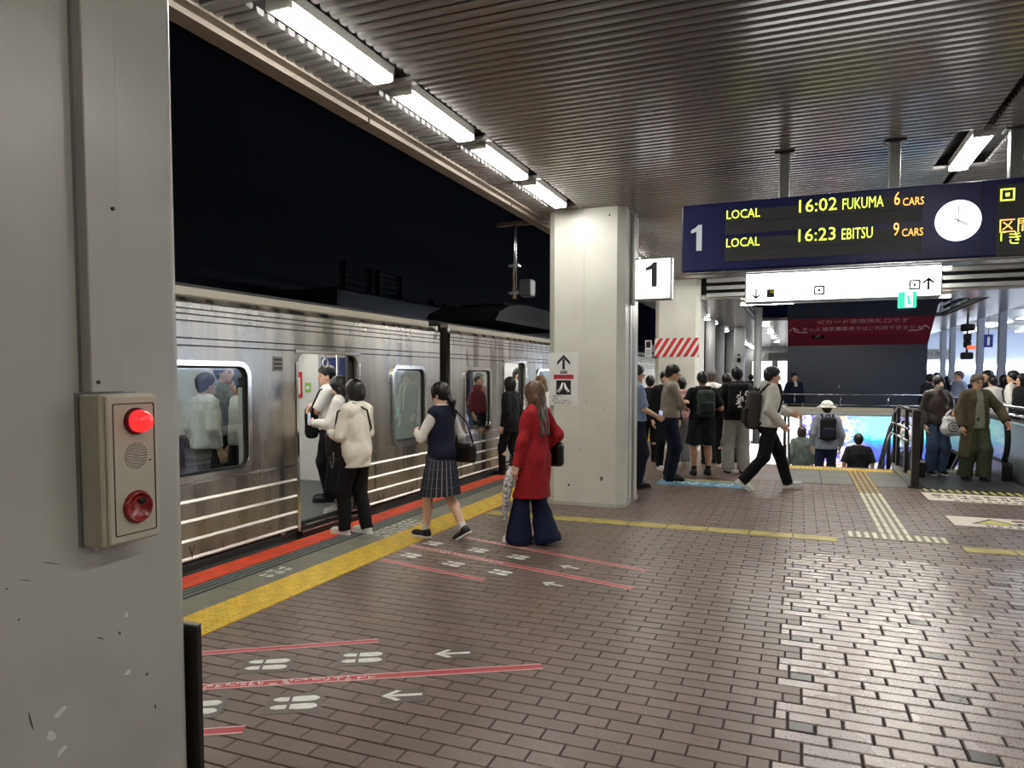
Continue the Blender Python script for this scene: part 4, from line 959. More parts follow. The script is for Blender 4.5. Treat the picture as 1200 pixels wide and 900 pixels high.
# ------------------------------------------------------------------ escalator
t = thing('escalator', 'escalator with black handrails and glass balustrades right of the stairs', 'escalator', (2.39, 12.9, 0))
M_ESC = mat('escalator_step', srgb(70, 72, 74), .4, metal=.6)
MB().box(-.66, .66, -1.2, 1.0, -.006, .006, .002).build('landing_plate', mat('comb_plate', srgb(76, 78, 80), .35, metal=.6), t)
MB().box(-.45, .45, .94, 1.0, .006, .010).build('comb_edge', M_YEL, t)
for k in range(16):
    y = 1.0+.40*k; z = 0 if k == 0 else -.22*k
    sp_ = MB().box(-.45, .45, y, y+.40, z-.24, z-.005).build('step', M_ESC, t)
    MB().box(-.45, .45, y, y+.02, z-.005, z-.001).build('step_edge', M_YEL, sp_)
for s in (-1, 1):
    x = s*.58
    arc = [(x, .30-.30*math.cos(math.radians(a))*1.0, .62+.33*math.sin(math.radians(a))) for a in range(-60, 91, 15)]
    path = [(x, .3, .26)]+[(x, .12, .32)]+arc+[(x, 1.6, .95), (x, 2.0, .86), (x, 6.6, .86-.552*4.6)]
    MB().tube(path, .042, 8).build('handrail', M_BLACK, t)
    pan = [(.06, .30), (.03, .62), (.10, .80), (.30, .90), (1.6, .90), (2.0, .81), (6.4, .81-.552*4.4), (6.4, .16-.552*4.4), (2.0, .16), (1.5, .26), (.06, .26)]
    MB().prism(pan, x-.006, x+.006, 'x').build('balustrade_glass', M_GLASSC, t)
    MB().prism([(-.02, 0), (-.02, .24), (.02, .28), (1.5, .28), (2.0, .18), (6.4, .18-.552*4.4), (6.4, -.25-.552*4.4), (2.0, -.25), (1.4, 0)], x-.07, x+.07, 'x').build('skirt_panel', mat('escalator_skirt', srgb(30, 31, 33), .3, metal=.4), t)
# steel clad wall and rail right of the escalator
t = thing('clad_wall', 'low grey steel clad wall along the right of the escalator', 'wall', (3.22, 16.0, 0))
M_CLAD = mat('steel_cladding', srgb(150, 154, 158), .35, metal=.4)
for k in range(5): MB().box(-.08, .10, -3.6+k*1.5, -3.61+(k+1)*1.5, 0, .86, .006).build('clad_panel', M_CLAD, t)
MB().box(-.10, .12, -3.62, 3.9, .86, .90, .006).build('wall_cap', M_STEEL, t)
t = thing('side_rail', 'double steel tube rail above the low clad wall by the escalator', 'railing', (3.24, 16.0, .90))
for z, r in ((.21, .028), (.08, .02)): MB().tube([(0, -3.5, z), (0, 3.9, z)], r, 8).build('tube', M_STEEL, t)
for k in range(6): MB().box(-.02, .02, -3.45+k*1.45, -3.40+k*1.45, 0, .2).build('post', M_DSTEEL, t)
# ------------------------------------------------------------------ far left: slim columns, board, pole, end of hall
for i, (u, y) in enumerate(((832, 21.4), (843.5, 24.2), (855, 28.0))):
    x = aty(u, 440, y).x; t = thing('slim_column', ['white slim column nearest behind the striped pillar', 'white slim column second behind the striped pillar', 'white slim column third behind the striped pillar'][i], 'column', (x, y, 0), group='slim white columns at the track side')
    MB().cyl((0, 0, 0), (0, 0, LZ), .14, 14).build('shaft', M_WHITE, t); MB().cyl((0, 0, 0), (0, 0, .12), .17, 14).build('base', M_GALV, t)
x = aty(866, 440, 25).x; t = thing('notice_column', 'broad white column with small pictogram behind the queue', 'column', (x, 25, 0))
MB().box(-.17, .17, -.17, .17, 0, LZ, .03).build('shaft', M_WHITE, t); pc = MB().box(-.06, .06, -.176, -.168, 2.05, 2.2).build('pictogram', M_INK, t); MB().cyl((0, -.177, 2.3), (0, -.17, 2.3), .04, 10).build('pictogram_dot', M_INK, t)
x = aty(887.5, 440, 18).x; t = thing('round_pole', 'grey round steel pole from floor to ceiling beside the walking man', 'pole', (x, 18, 0))
MB().cyl((0, 0, 0), (0, 0, LZ), .09, 14).build('shaft', mat('pole_grey', srgb(150, 152, 152), .4), t); MB().cyl((0, 0, 0), (0, 0, .05), .13, 14).build('foot', M_DSTEEL, t)
we = struct(MB().box(-3.2, 4.7, 44, 44.2, 0, LZ).build('wall_far', M_WHITE))
for k in range(5):
    f = MB().box(-2.6+k*1.4, -1.4+k*1.4, 43.9, 44.0, .3, 2.5).build('window_frame', M_GALV, we); MB().box(-2.55+k*1.4, -1.45+k*1.4, 43.88, 43.9, .35, 2.45).build('lit_pane', mat('lit_pane', (.9, .9, .9), .5, emit=(1, 1, 1), es=1.2), f)
p = aty(912, 417, 28); t = thing('hanging_box_sign', 'grey hanging box sign with black lettering behind the walking man', 'sign', (p.x, 28, p.z-.17))
MB().box(-.34, .34, -.06, .06, 0, .32, .02).build('sign_case', mat('sign_grey', srgb(170, 172, 168), .5), t); text('lettering', '○ のりかえ', .15, FY(0, -.063, .09), M_INK, t, 'CENTER', sx=.8)
for s in (-1, 1): MB().cyl((s*.25, 0, .32), (s*.25, 0, LZ-p.z+.17), .015, 6).build('hanger', M_GALV, t)
# ------------------------------------------------------------------ right hall, bright
M_HALLC = mat('hall_ceiling', srgb(205, 212, 224), .35); M_HALLL = mat('hall_light', (1, 1, 1), .5, emit=(.86, .93, 1.0), es=10.0)
hc = struct(MB().box(4.7, 14, 15.7, 60, 4.25, 4.35).build('ceiling', M_HALLC))
for k in range(9):
    MB().box(4.9, 13.8, 17.5+k*3.4, 17.75+k*3.4, 4.02, 4.25).build('beam', M_LOUV, hc)
for i, x in enumerate((6.2, 8.6, 11.0)):
    for k in range(6): 
        MB().box(x-.12, x+.12, 17+k*5.2, 20.6+k*5.2, 3.98, 4.03).build('linear_light', M_HALLL, hc)
wr = struct(MB().box(13.4, 13.6, 15.7, 60, 0, 4.25).build('wall_right', mat('hall_wall', srgb(196, 204, 222), .4)))
struct(MB().box(4.7, 14, 48, 48.2, 0, 4.25).build('wall_end', mat('hall_wall', srgb(196, 204, 222), .4)))
for k in range(12):
    y = 17+k*2.6; f = MB().box(13.32, 13.4, y, y+2.4, .5, 3.3).build('window_frame', M_GALV, wr); MB().box(13.30, 13.32, y+.06, y+2.34, .56, 3.24).build('pane', mat('hall_pane', srgb(150, 165, 205), .1, emit=(.55, .65, .95), es=.45), f)
MB().box(13.22, 13.3, 16, 58, 1.9, 2.15).build('light_band', M_HALLL, wr)
MB().box(5.0, 13.2, 47.85, 47.95, 1.95, 2.25).build('light_band', M_HALLL, wr)
for i, (u, yy) in enumerate(((1115, 29.2), (1147.5, 25.1), (1173, 22.5), (1104.5, 32.5))):
    x = aty(u, 440, yy).x; t = thing('hall_column', 'square bluish grey hall column, %s from the right edge' % ['third', 'second', 'first', 'fourth'][i], 'column', (x, yy, 0), group='columns of the bright hall')
    MB().box(-.09, .09, -.09, .09, 0, 4.25, .01).build('shaft', mat('column_blue_grey', srgb(150, 158, 172), .4), t); MB().box(-.3, .3, -.05, .05, 3.45, 3.52).build('bracket', M_INK, t)
# hanging signal and blue banners
p = aty(1134, 382, 24); t = thing('hanging_signal', 'black hanging signal cluster with red light among the hall columns', 'signal', (p.x, 24, 0))
MB().cyl((0, 0, p.z-.95), (0, 0, 4.25), .03, 8).build('rod', M_DSTEEL, t)
for zz, w in ((-.15, .22), (-.42, .14), (-.62, .14), (-.95, .20)): MB().box(-w+.05, w-.05, -.12, .08, p.z+zz, p.z+zz+.20, .03).build('signal_head', M_BLACK, t)
MB().box(-.02, .20, -.14, -.1, p.z-.68, p.z-.56, .02).build('red_lamp', mat('signal_red', srgb(230, 60, 40), .4, emit=(1, .2, .1), es=.8), t)
p = aty(1158.5, 392, 24); t = thing('blue_banner', 'small dark blue hanging banner between two hall columns', 'banner', (p.x, 24, p.z-.36))
MB().box(-.11, .11, -.01, .01, 0, .36).build('banner_cloth', mat('banner_blue', srgb(40, 52, 150), .6), t); MB().box(-.03, .03, -.014, -.009, .06, .30).build('pale_mark', M_WHITEP, t)
MB().cyl((0, 0, .36), (0, 0, 4.25-p.z+.36), .008, 6).build('cord', M_DSTEEL, t)
p = aty(1101, 415, 34); t = thing('hanging_box_sign', 'small grey box sign far back in the bright hall', 'sign', (p.x, 34, p.z-.2))
MB().box(-.5, .5, -.06, .06, 0, .42, .02).build('sign_case', MATS['sign_grey'], t); text('lettering', '○ 改札口', .2, FY(0, -.063, .1), M_INK, t, 'CENTER'); MB().cyl((0, 0, .42), (0, 0, 4.25-p.z+.2), .015, 6).build('hanger', M_GALV, t)
# ------------------------------------------------------------------ people: distance-field bodies and clothes meshed with surface nets
f32 = np.float32
def smin(a, b, k):
    h = np.clip(.5+.5*(b-a)/k, 0, 1); return b+(a-b)*h-k*h*(1-h)
def cone(P, a, b, ra, rb):
    a = np.asarray(a, f32); b = np.asarray(b, f32); d = b-a; L = float(d @ d)+1e-9
    t = np.clip(((P-a) @ d)/L, 0, 1); q = P-a-t[:, None]*d
    return np.sqrt((q*q).sum(1))-(ra+(rb-ra)*t)
def ell(P, c, r, R=None):
    q = P-np.asarray(c, f32)
    if R is not None: q = q @ R
    r = np.asarray(r, f32); k0 = np.sqrt(((q/r)**2).sum(1))+1e-6; k1 = np.sqrt(((q/(r*r))**2).sum(1))+1e-6
    return k0*(k0-1)/k1
def rbox(P, c, h, r, R=None):
    q = P-np.asarray(c, f32)
    if R is not None: q = q @ R
    q = np.abs(q)-np.asarray(h, f32)+r
    return np.sqrt((np.maximum(q, 0)**2).sum(1))+np.minimum(q.max(1), 0)-r
def surf(f, lo, hi, h):
    """surface nets of f<0 on a grid; far blocks are skipped"""
    lo = np.asarray(lo, f32)-1.5*h; hi = np.asarray(hi, f32)+1.5*h
    B = 6; nb = np.maximum(1, np.ceil((hi-lo)/h/B).astype(int)); n = nb*B+1
    ctr = np.stack(np.meshgrid(*[lo[i]+(np.arange(nb[i])+.5)*B*h for i in range(3)], indexing='ij'), -1).reshape(-1, 3).astype(f32)
    dc = f(ctr); rad = B*h*.5*1.7321*1.35+.012
    D = np.where(np.repeat(np.repeat(np.repeat(dc.reshape(nb), B, 0), B, 1), B, 2) > 0, f32(1), f32(-1)).astype(f32)
    D = np.pad(D, ((0, 1),)*3, mode='edge')
    act = np.argwhere((np.abs(dc) < rad).reshape(nb))
    if len(act) == 0: return np.zeros((0, 3)), np.zeros((0, 4), int)
    off = np.stack(np.meshgrid(*[np.arange(B+1)]*3, indexing='ij'), -1).reshape(-1, 3)
    I = (act[:, None, :]*B+off[None]).reshape(-1, 3)
    key = np.unique((I[:, 0]*n[1]+I[:, 1])*n[2]+I[:, 2])
    I = np.stack([key//(n[1]*n[2]), key//n[2] % n[1], key % n[2]], 1)
    D[I[:, 0], I[:, 1], I[:, 2]] = f(lo+I.astype(f32)*f32(h))
    S = D < 0; c = n-1
    acc = np.zeros((*c, 3), f32); cnt = np.zeros(c, f32); faces = []
    cid = -np.ones(c, int)
    cross = []
    for ax in range(3):
        sl0 = [slice(None)]*3; sl1 = [slice(None)]*3; sl0[ax] = slice(0, -1); sl1[ax] = slice(1, None)
        A = np.argwhere(S[tuple(sl0)] != S[tuple(sl1)]); 
        if len(A) == 0: continue
        e = np.zeros(3, int); e[ax] = 1; A2 = A+e
        d0 = D[A[:, 0], A[:, 1], A[:, 2]]; d1 = D[A2[:, 0], A2[:, 1], A2[:, 2]]
        t = d0/(d0-d1); p = A.astype(f32); p[:, ax] += t
        o1, o2 = [(ax+1) % 3, (ax+2) % 3]
        for q in (0, -1):
            for r in (0, -1):
                C = A.copy(); C[:, o1] += q; C[:, o2] += r
                ok = ((C >= 0) & (C < c)).all(1); Ck = C[ok]
                np.add.at(acc, (Ck[:, 0], Ck[:, 1], Ck[:, 2]), p[ok]); np.add.at(cnt, (Ck[:, 0], Ck[:, 1], Ck[:, 2]), 1)
        cross.append((A, o1, o2, S[A[:, 0], A[:, 1], A[:, 2]]))
    used = np.argwhere(cnt > 0); cid[used[:, 0], used[:, 1], used[:, 2]] = np.arange(len(used))
    V = lo+acc[used[:, 0], used[:, 1], used[:, 2]]/cnt[used[:, 0], used[:, 1], used[:, 2]][:, None]*f32(h)
    for A, o1, o2, ins in cross:
        ok = (A[:, o1] > 0) & (A[:, o2] > 0) & (A[:, o1] < c[o1]) & (A[:, o2] < c[o2]); A = A[ok]; ins = ins[ok]
        q = []
        for a, b in ((0, 0), (-1, 0), (-1, -1), (0, -1)):
            C = A.copy(); C[:, o1] += a; C[:, o2] += b; q.append(cid[C[:, 0], C[:, 1], C[:, 2]])
        q = np.stack(q, 1); q[~ins] = q[~ins][:, ::-1]; faces.append(q)
    return V, np.concatenate(faces)[:, ::-1] if faces else np.zeros((0, 4), int)
def npmesh(name, parts, mats, parent, smooth=True, idx=None):
    """parts: list of (V, F, material index array or int)"""
    Vs = []; Fs = []; Ms = []; b = 0
    for V, F, m in parts:
        if len(F) == 0: continue
        Vs.append(V); Fs.append(F+b); b += len(V); Ms.append(np.full(len(F), m, int) if np.isscalar(m) else m)
    if not Vs: return None
    V = np.concatenate(Vs); Fq = np.concatenate(Fs); M = np.concatenate(Ms)
    me = bpy.data.meshes.new(name); me.vertices.add(len(V)); me.vertices.foreach_set('co', V.astype(f32).ravel())
    me.loops.add(len(Fq)*4); me.loops.foreach_set('vertex_index', Fq.astype(np.int32).ravel())
    me.polygons.add(len(Fq)); me.polygons.foreach_set('loop_start', np.arange(0, len(Fq)*4, 4, dtype=np.int32))
    me.polygons.foreach_set('material_index', M.astype(np.int32)); me.polygons.foreach_set('use_smooth', np.full(len(Fq), smooth))
    me.update(calc_edges=True); me.validate()
    return link(name, me, parent, mats)
def two_bone(a, t, l1, l2, hint):
    a = np.array(a, float); t = np.array(t, float); d = t-a; L = np.linalg.norm(d); mx = (l1+l2)*.998
    if L > mx: d = d/L*mx; t = a+d; L = mx
    x = (l1*l1-l2*l2+L*L)/(2*L); y = math.sqrt(max(0, l1*l1-x*x)); u = d/L
    h = np.array(hint, float); h = h-u*(h @ u); h /= np.linalg.norm(h)+1e-9
    return a+u*x+h*y, t
def rotm(yaw, pitch=0, roll=0):
    return np.array((Matrix.Rotation(yaw, 3, 'Z') @ Matrix.Rotation(pitch, 3, 'X') @ Matrix.Rotation(roll, 3, 'Y')), dtype=f32)
def folds(P, amp, seed=0.0, kz=1.0):
    x, y, z = P[:, 0], P[:, 1], P[:, 2]
    a = np.abs(np.sin(11*z*kz+7*x+2.2*np.sin(6*y+9*x+seed)+seed*3)); b = np.abs(np.sin(8*z-13*x+9*y+seed*5+1.5*np.sin(9*z+seed)))
    return amp*1.9*((.55-a)*.8+(.5-b)*.7)+amp*.4*np.sin(41*x+17*z+31*y+seed)
SKINS = {'a': (222, 178, 150), 'b': (205, 160, 132), 'c': (232, 192, 168)}
for k_, c_ in SKINS.items(): mat('skin_'+k_, srgb(*c_), .5, noise=(20, .06))
mat('lip', srgb(176, 104, 98), .5); mat('eye_dark', srgb(30, 24, 22), .3)
mat('hair_black', srgb(18, 16, 17), .42, noise=(60, .4, (1, 1, .2))); mat('hair_brown', srgb(92, 66, 50), .42, noise=(60, .35, (1, 1, .2))); mat('hair_grey', srgb(96, 88, 80), .5, noise=(60, .4, (1, 1, .2))); mat('hair_light', srgb(132, 104, 76), .45, noise=(60, .35, (1, 1, .2))); mat('hair_dkbrown', srgb(52, 38, 30), .42, noise=(60, .35, (1, 1, .2)))
mat('shoe_white', srgb(222, 222, 216), .5); mat('shoe_black', srgb(24, 24, 26), .5); mat('sole_white', srgb(230, 228, 220), .6); mat('sole_black', srgb(30, 30, 30), .7)
class Person:
    def __init__(s, label, pos, face, h=1.70, q=1, skin='a', hair=('short', 'hair_black'), ankles=None, wrists=None, elbows=None, lean=0.0, head=(0, 0), build=1.0, z=0.0, group=None, toe=(0, 0), heel=(0, 0), cat='person', palm=None, seated=None):
        s.h = h; s.s = h/1.70; s.q = q; s.label = label; s.build = build
        ang = math.atan2(face[1], face[0])-math.pi/2
        s.root = thing('person', label, cat, (pos[0], pos[1], z), ang, group); s.root.scale = (s.s,)*3
        s.skin = skin; s.hair = hair; s.seed = (abs(pos[0]*7.3+pos[1]*3.1)) % 6
        s.vb, s.vc, s.vh = {0: (.024, .026, .013), 1: (.015, .015, .009), 2: (.011, .0105, .0065)}[q]
        # joints (local, 1.70 m tall, facing +y)
        ank = ankles or [(-.095, 0, .085), (.095, 0, .085)]
        hipz = .90
        if seated is None:
            for sd, a in zip((-1, 1), ank):
                dx = a[0]-sd*.09; dy = a[1]; hipz = min(hipz, a[2]+math.sqrt(max(.01, .826**2-dx*dx-dy*dy)))
        else: hipz = seated
        s.drop = .90-hipz
        s.pel = np.array([0, 0, hipz+.05]); s.Rt = rotm(0, -lean)
        up = lambda x, y, z_: s.pel+s.Rt @ np.array([x, y, z_])
        s.up = up
        s.chest = up(0, 0, .32); s.neck = up(0, -.012, .48); s.hd = up(0, .018, .615)
        s.headR = s.Rt @ rotm(head[0], -head[1])
        s.hip = [np.array([sd*.092*build, 0, hipz]) for sd in (-1, 1)]
        s.sh = [up(sd*.163*build, -.008, .418) for sd in (-1, 1)]
        s.knee = []; s.ank = []
        for i in (0, 1):
            k, a = two_bone(s.hip[i], ank[i], .42, .41, (0.0+(-.1, .1)[i], 1, .05)); s.knee.append(k); s.ank.append(a)
        wr = wrists or [None, None]; s.elb = []; s.wr = []; s.hand_dir = []
        eh = elbows or [None, None]
        for i, sd in enumerate((-1, 1)):
            w = wr[i] if wr[i] is not None else tuple(up(sd*.235*build, .03, -.09))
            hint = eh[i] if eh[i] is not None else (sd*.55, -1, -.2)
            e, w = two_bone(s.sh[i], w, .285, .255, hint); s.elb.append(e); s.wr.append(w)
            d = w-e; s.hand_dir.append(d/np.linalg.norm(d))
        s.toe = toe; s.heel = heel
        s.palm = palm or [None, None]
        s.body()
    # --- distance fields
    def torso(s, P, g=0.0, shoulder=True):
        b = s.build; Q = (P-s.pel.astype(f32)) @ s.Rt
        d = ell(Q, (0, .005, .31), (.158*b+g, .108*b+g, .20+g)); d = smin(d, ell(Q, (0, .008, .12), (.140*b+g, .102*b+g, .19+g)), .06)
        d = smin(d, ell(Q, (0, -.008, -.02), (.160*b+g, .118*b+g, .125+g)), .06)
        if shoulder:
            for sd in (-1, 1): d = smin(d, cone(Q, (sd*.02, -.016, .455), (sd*.148*b, -.012, .415), .048+g*.7, .046+g), .045)
        return d
    def arm(s, P, i, g=0.0, upto=2.0):
        e, w, a = s.elb[i], s.wr[i], s.sh[i]
        if upto <= 1:
            end = a+(e-a)*upto; d = cone(P, a, end, .048+g, .046+g*1.25); n = ((e-a)/np.linalg.norm(e-a)).astype(f32)
            return np.maximum(d, (P-end.astype(f32)) @ n)
        d = cone(P, a, e, .047+g, .039+g); end = e+(w-e)*(upto-1)
        d2 = cone(P, e, end, .040+g, .028+g+.004*(2-upto)); 
        if upto < 2.01 and g > 0:
            n = ((w-e)/np.linalg.norm(w-e)).astype(f32); d2 = np.maximum(d2, (P-end.astype(f32)) @ n)
        return smin(d, d2, .025)
    def leg(s, P, i, g=0.0):
        d = cone(P, s.hip[i]+np.array([0, 0, -.02]), s.knee[i], .082*s.build+g, .056+g); m = s.knee[i]+(s.ank[i]-s.knee[i])*.32+np.array([0, -.012, 0])
        d = smin(d, cone(P, s.knee[i], m, .052+g, .055+g), .03); return smin(d, cone(P, m, s.ank[i], .054+g, .036+g), .03)
    def bounds(s, pts, r):
        pts = np.array(pts); return pts.min(0)-r, pts.max(0)+r
    def headf(s, P):
        Q = (P-s.hd.astype(f32)) @ s.headR
        d = ell(Q, (0, -.012, .030), (.074, .094, .090)); d = smin(d, ell(Q, (0, .022, -.036), (.056, .066, .070)), .035)
        d = smin(d, ell(Q, (0, .058, -.088), (.026, .026, .020)), .03)
        d = smin(d, cone(Q, (0, .086, .018), (0, .103, -.022), .008, .0125), .012)
        for sd in (-1, 1):
            d = -smin(-d, ell(Q, (sd*.031, .098, .006), (.017, .016, .011)), .008) if False else np.maximum(d, -(ell(Q, (sd*.031, .101, .006), (.016, .014, .009))))
            d = np.minimum(d, ell(Q, (sd*.030, .078, .006), (.012, .011, .010))); d = smin(d, ell(Q, (sd*.075, -.008, -.008), (.011, .02, .031)), .008)
        d = smin(d, ell(Q, (0, .083, -.057), (.022, .010, .009)), .01)
        a = (s.neck-s.hd)@s.headR
        return smin(d, cone(Q, (0, -.02, -.05), a, .048, .054), .02)
    def body(s):
        m = s.root
        def fb(P):
            d = s.torso(P)
            for i in (0, 1):
                d = smin(d, s.arm(P, i), .03); d = smin(d, s.leg(P, i), .03)
            return smin(d, cone(P, s.neck-np.array([0, 0, .04]), s.hd+s.headR @ np.array([0, -.02, -.05]), .052, .048), .03)
        lo, hi = s.bounds(s.sh+s.elb+s.wr+s.knee+s.ank+s.hip+[s.hd], .14); lo[2] = min(s.ank[0][2], s.ank[1][2])-.05
        parts = [(*surf(fb, lo, hi, s.vb), 0)]
        # head with features
        lo, hi = s.hd-.17, s.hd+.15; lo[2] = s.neck[2]-.02
        V, Fc = surf(s.headf, lo, hi, s.vh)
        Q = ((V[Fc].mean(1)-s.hd) @ s.headR); x, y, z = np.abs(Q[:, 0]), Q[:, 1], Q[:, 2]
        mi = np.zeros(len(Fc), int)
        if s.q > 0:
            mi[(np.abs(x-.031) < .014) & (np.abs(z-.006) < .0055) & (y > .06)] = 2
            mi[(np.abs(x-.031) < .018) & (np.abs(z-.028) < .005) & (y > .06)] = 3
            mi[(x < .021) & (np.abs(z+.058) < .006) & (y > .06)] = 1
        parts.append((V, Fc, mi))
        # hands: palm, four bent fingers of unequal length, thumb at the side
        for i, sd in enumerate((-1, 1)):
            w = s.wr[i]; d = s.hand_dir[i]
            pn = s.palm[i]
            pn = np.array(pn if pn is not None else (-sd, .15, 0.0), float); pn = pn-d*(pn @ d); pn /= np.linalg.norm(pn)+1e-9   # palm normal
            sdv = np.cross(d, pn)      # across the palm
            fwd = np.array([0, 1, .3]); 
            if sdv @ fwd < 0: sdv = -sdv        # index side points forward/up
            R = np.stack([sdv, d, pn], 1).astype(f32)
            if s.q == 0:
                hf = lambda P, w=w, R=R: ell(P, w+R @ np.array([0, .085, .012]), (.038, .095, .022), R)
                lo, hi = s.bounds([w+R @ np.array([0, t, 0]) for t in (0, .18)], .05); parts.append((*surf(hf, lo, hi, .018), 0)); continue
            fs = []
            for k, (ox, ln) in enumerate(((.030, .072), (.010, .080), (-.010, .075), (-.029, .058))):
                a = w+R @ np.array([ox, .088, 0]); b = w+R @ np.array([ox*1.08, .088+ln*.45, .010+.003*k]); c_ = w+R @ np.array([ox*1.05, .088+ln*.82, .032+.004*k]); fs.append((a, b, c_))
            th = (w+R @ np.array([.030, .030, .004]), w+R @ np.array([.052, .062, .016]), w+R @ np.array([.050, .094, .028]))
            def hf(P, w=w, R=R, fs=fs, th=th):
                dd = rbox(P, w+R @ np.array([0, .050, 0]), (.040, .046, .015), .014, R); dd = smin(dd, cone(P, w-d*.02, w+R @ np.array([0, .03, 0]), .027, .024), .015)
                for a, b, c_ in fs: dd = smin(dd, np.minimum(cone(P, a, b, .0088, .0082), cone(P, b, c_, .0082, .0068)), .004)
                return smin(dd, np.minimum(cone(P, th[0], th[1], .013, .0098), cone(P, th[1], th[2], .0098, .008)), .008)
            lo, hi = s.bounds([w-d*.03]+[c for f_ in fs for c in f_]+list(th), .03); parts.append((*surf(hf, lo, hi, .0062 if s.q == 2 else .008), 0))
        npmesh('body', parts, [MATS['skin_'+s.skin], MATS['lip'], MATS['eye_dark'], MATS['hair_black']], m)
        s.hairmesh(); 
    def hairmesh(s):
        st, col = s.hair
        if st is None: return
        def hf(P):
            Q = (P-s.hd.astype(f32)) @ s.headR; x, y, z = Q[:, 0], Q[:, 1], Q[:, 2]
            g = .016 if st != 'bun' else .011
            d = ell(Q, (0, -.014, .036), (.076+g, .096+g, .090+g)); w = .0035*np.sin(70*x+9*np.sin(40*y))*np.cos(30*z)
            if st in ('short', 'neat', 'curly'):
                amp = {'short': 1.4, 'neat': .6, 'curly': 2.6}[st]
                d = smin(d, ell(Q, (0, -.022, -.02), (.075, .088, .085)), .02)+w*amp+.004*np.sin(34*x+20*z+s.seed*3)*np.sin(28*y+s.seed)*(amp > 1)
                cut = np.minimum(z+.035+.6*np.minimum(y+.02, .0)*-.0-.9*np.maximum(y-.0, -.03), (y < .03)*1.0+z-.05)
                d = np.maximum(d, -(z-(-.088+.95*np.maximum(y+.075, 0))))          # hairline rises from the nape to the ears
                d = np.maximum(d, -ell(Q, (0, .105, -.018), (.060, .065, .072)))  # face
            elif st == 'bob':
                d = smin(d, ell(Q, (0, -.018, -.03), (.094, .100, .105)), .03)+w*.6
                d = np.maximum(d, -(z+.115)); d = np.maximum(d, -ell(Q, (0, .115, -.045), (.058, .080, .105)))
            elif st in ('long', 'longdown'):
                d = smin(d, ell(Q, (0, -.02, -.04), (.090, .095, .12)), .03)
                L_ = .42 if st == 'long' else .30
                for sx in (-.05, 0, .05): d = smin(d, cone(Q, (sx, -.06, -.06), (sx*1.25, -.085, -L_), .045, .028), .03)
                for sx in (-1, 1): d = smin(d, cone(Q, (sx*.07, .0, -.04), (sx*.085, .012, -L_*.75), .028, .018), .02)
                d = d+w*1.1; d = np.maximum(d, -ell(Q, (0, .115, -.05), (.056, .085, .12)))
            elif st == 'pony':
                d = d+w*.4; d = smin(d, ell(Q, (0, -.03, -.02), (.074, .083, .07)), .02)
                d = np.maximum(d, -(z-(-.07+.55*np.maximum(y+.05, 0)))); d = np.maximum(d, -ell(Q, (0, .11, -.02), (.058, .065, .072)))
                d = smin(d, cone(Q, (0, -.10, -.02), (0, -.135, -.10), .030, .036), .02); d = smin(d, cone(Q, (0, -.135, -.10), (.0, -.125, -.25), .036, .010), .02)+w*.5
                for sx in (-1, 1): d = np.minimum(d, cone(Q, (sx*.074, .045, .03), (sx*.072, .055, -.075), .010, .004))
            elif st == 'bun':
                d = np.maximum(d+w*.4, -(z-(-.06+.5*np.maximum(y+.06, 0)))); d = np.maximum(d, -ell(Q, (0, .11, -.02), (.058, .065, .072)))
            elif st == 'wavy':
                d = smin(d, ell(Q, (0, -.025, -.02), (.090, .095, .090)), .03)+w*2.2
                d = np.maximum(d, -(z+.075)); d = np.maximum(d, -ell(Q, (0, .125, -.035), (.072, .105, .092)))
            return d
        lo, hi = s.hd-.16, s.hd+.16
        if st in ('long', 'longdown', 'pony'): lo = lo-np.array([.06, .12, .34])
        npmesh('hair', [(*surf(hf, lo, hi, s.vh*1.15), 0)], [MATS[col]], s.root)
    # --- clothes
    def top(s, m, g=.016, sleeve=2.0, hem=-.06, loose=.0, name='shirt', fold=.004, neck=.47, extra=None):
        def f(P):
            Q = (P-s.pel.astype(f32)) @ s.Rt; d = s.torso(P, g)
            if loose:
                d = smin(d, rcone(Q, .33, hem-.05, .125*s.build+g, .150*s.build+g+loose, .74), .06)
            for i in (0, 1):
                if sleeve > 0: d = smin(d, s.arm(P, i, g*.9+loose*.15, sleeve), .03)
            if extra is not None: d = extra(P, Q, d)
            d = d+folds(P, fold, s.seed); d = np.maximum(d, hem-Q[:, 2]); return np.maximum(d, np.maximum(Q[:, 2]-neck-.05, -(cone(Q, (0, .012, neck+.005), (0, .03, neck+.25), .052, .075))))
        lo, hi = s.bounds([s.sh[0], s.sh[1], s.pel, s.up(0, 0, hem)]+([s.elb[0], s.elb[1]] if sleeve > 0 else [])+([s.wr[0], s.wr[1]] if sleeve > 1 else []), .17+g+loose)
        return npmesh(name, [(*surf(f, lo, hi, s.vc), 0)], [m], s.root)
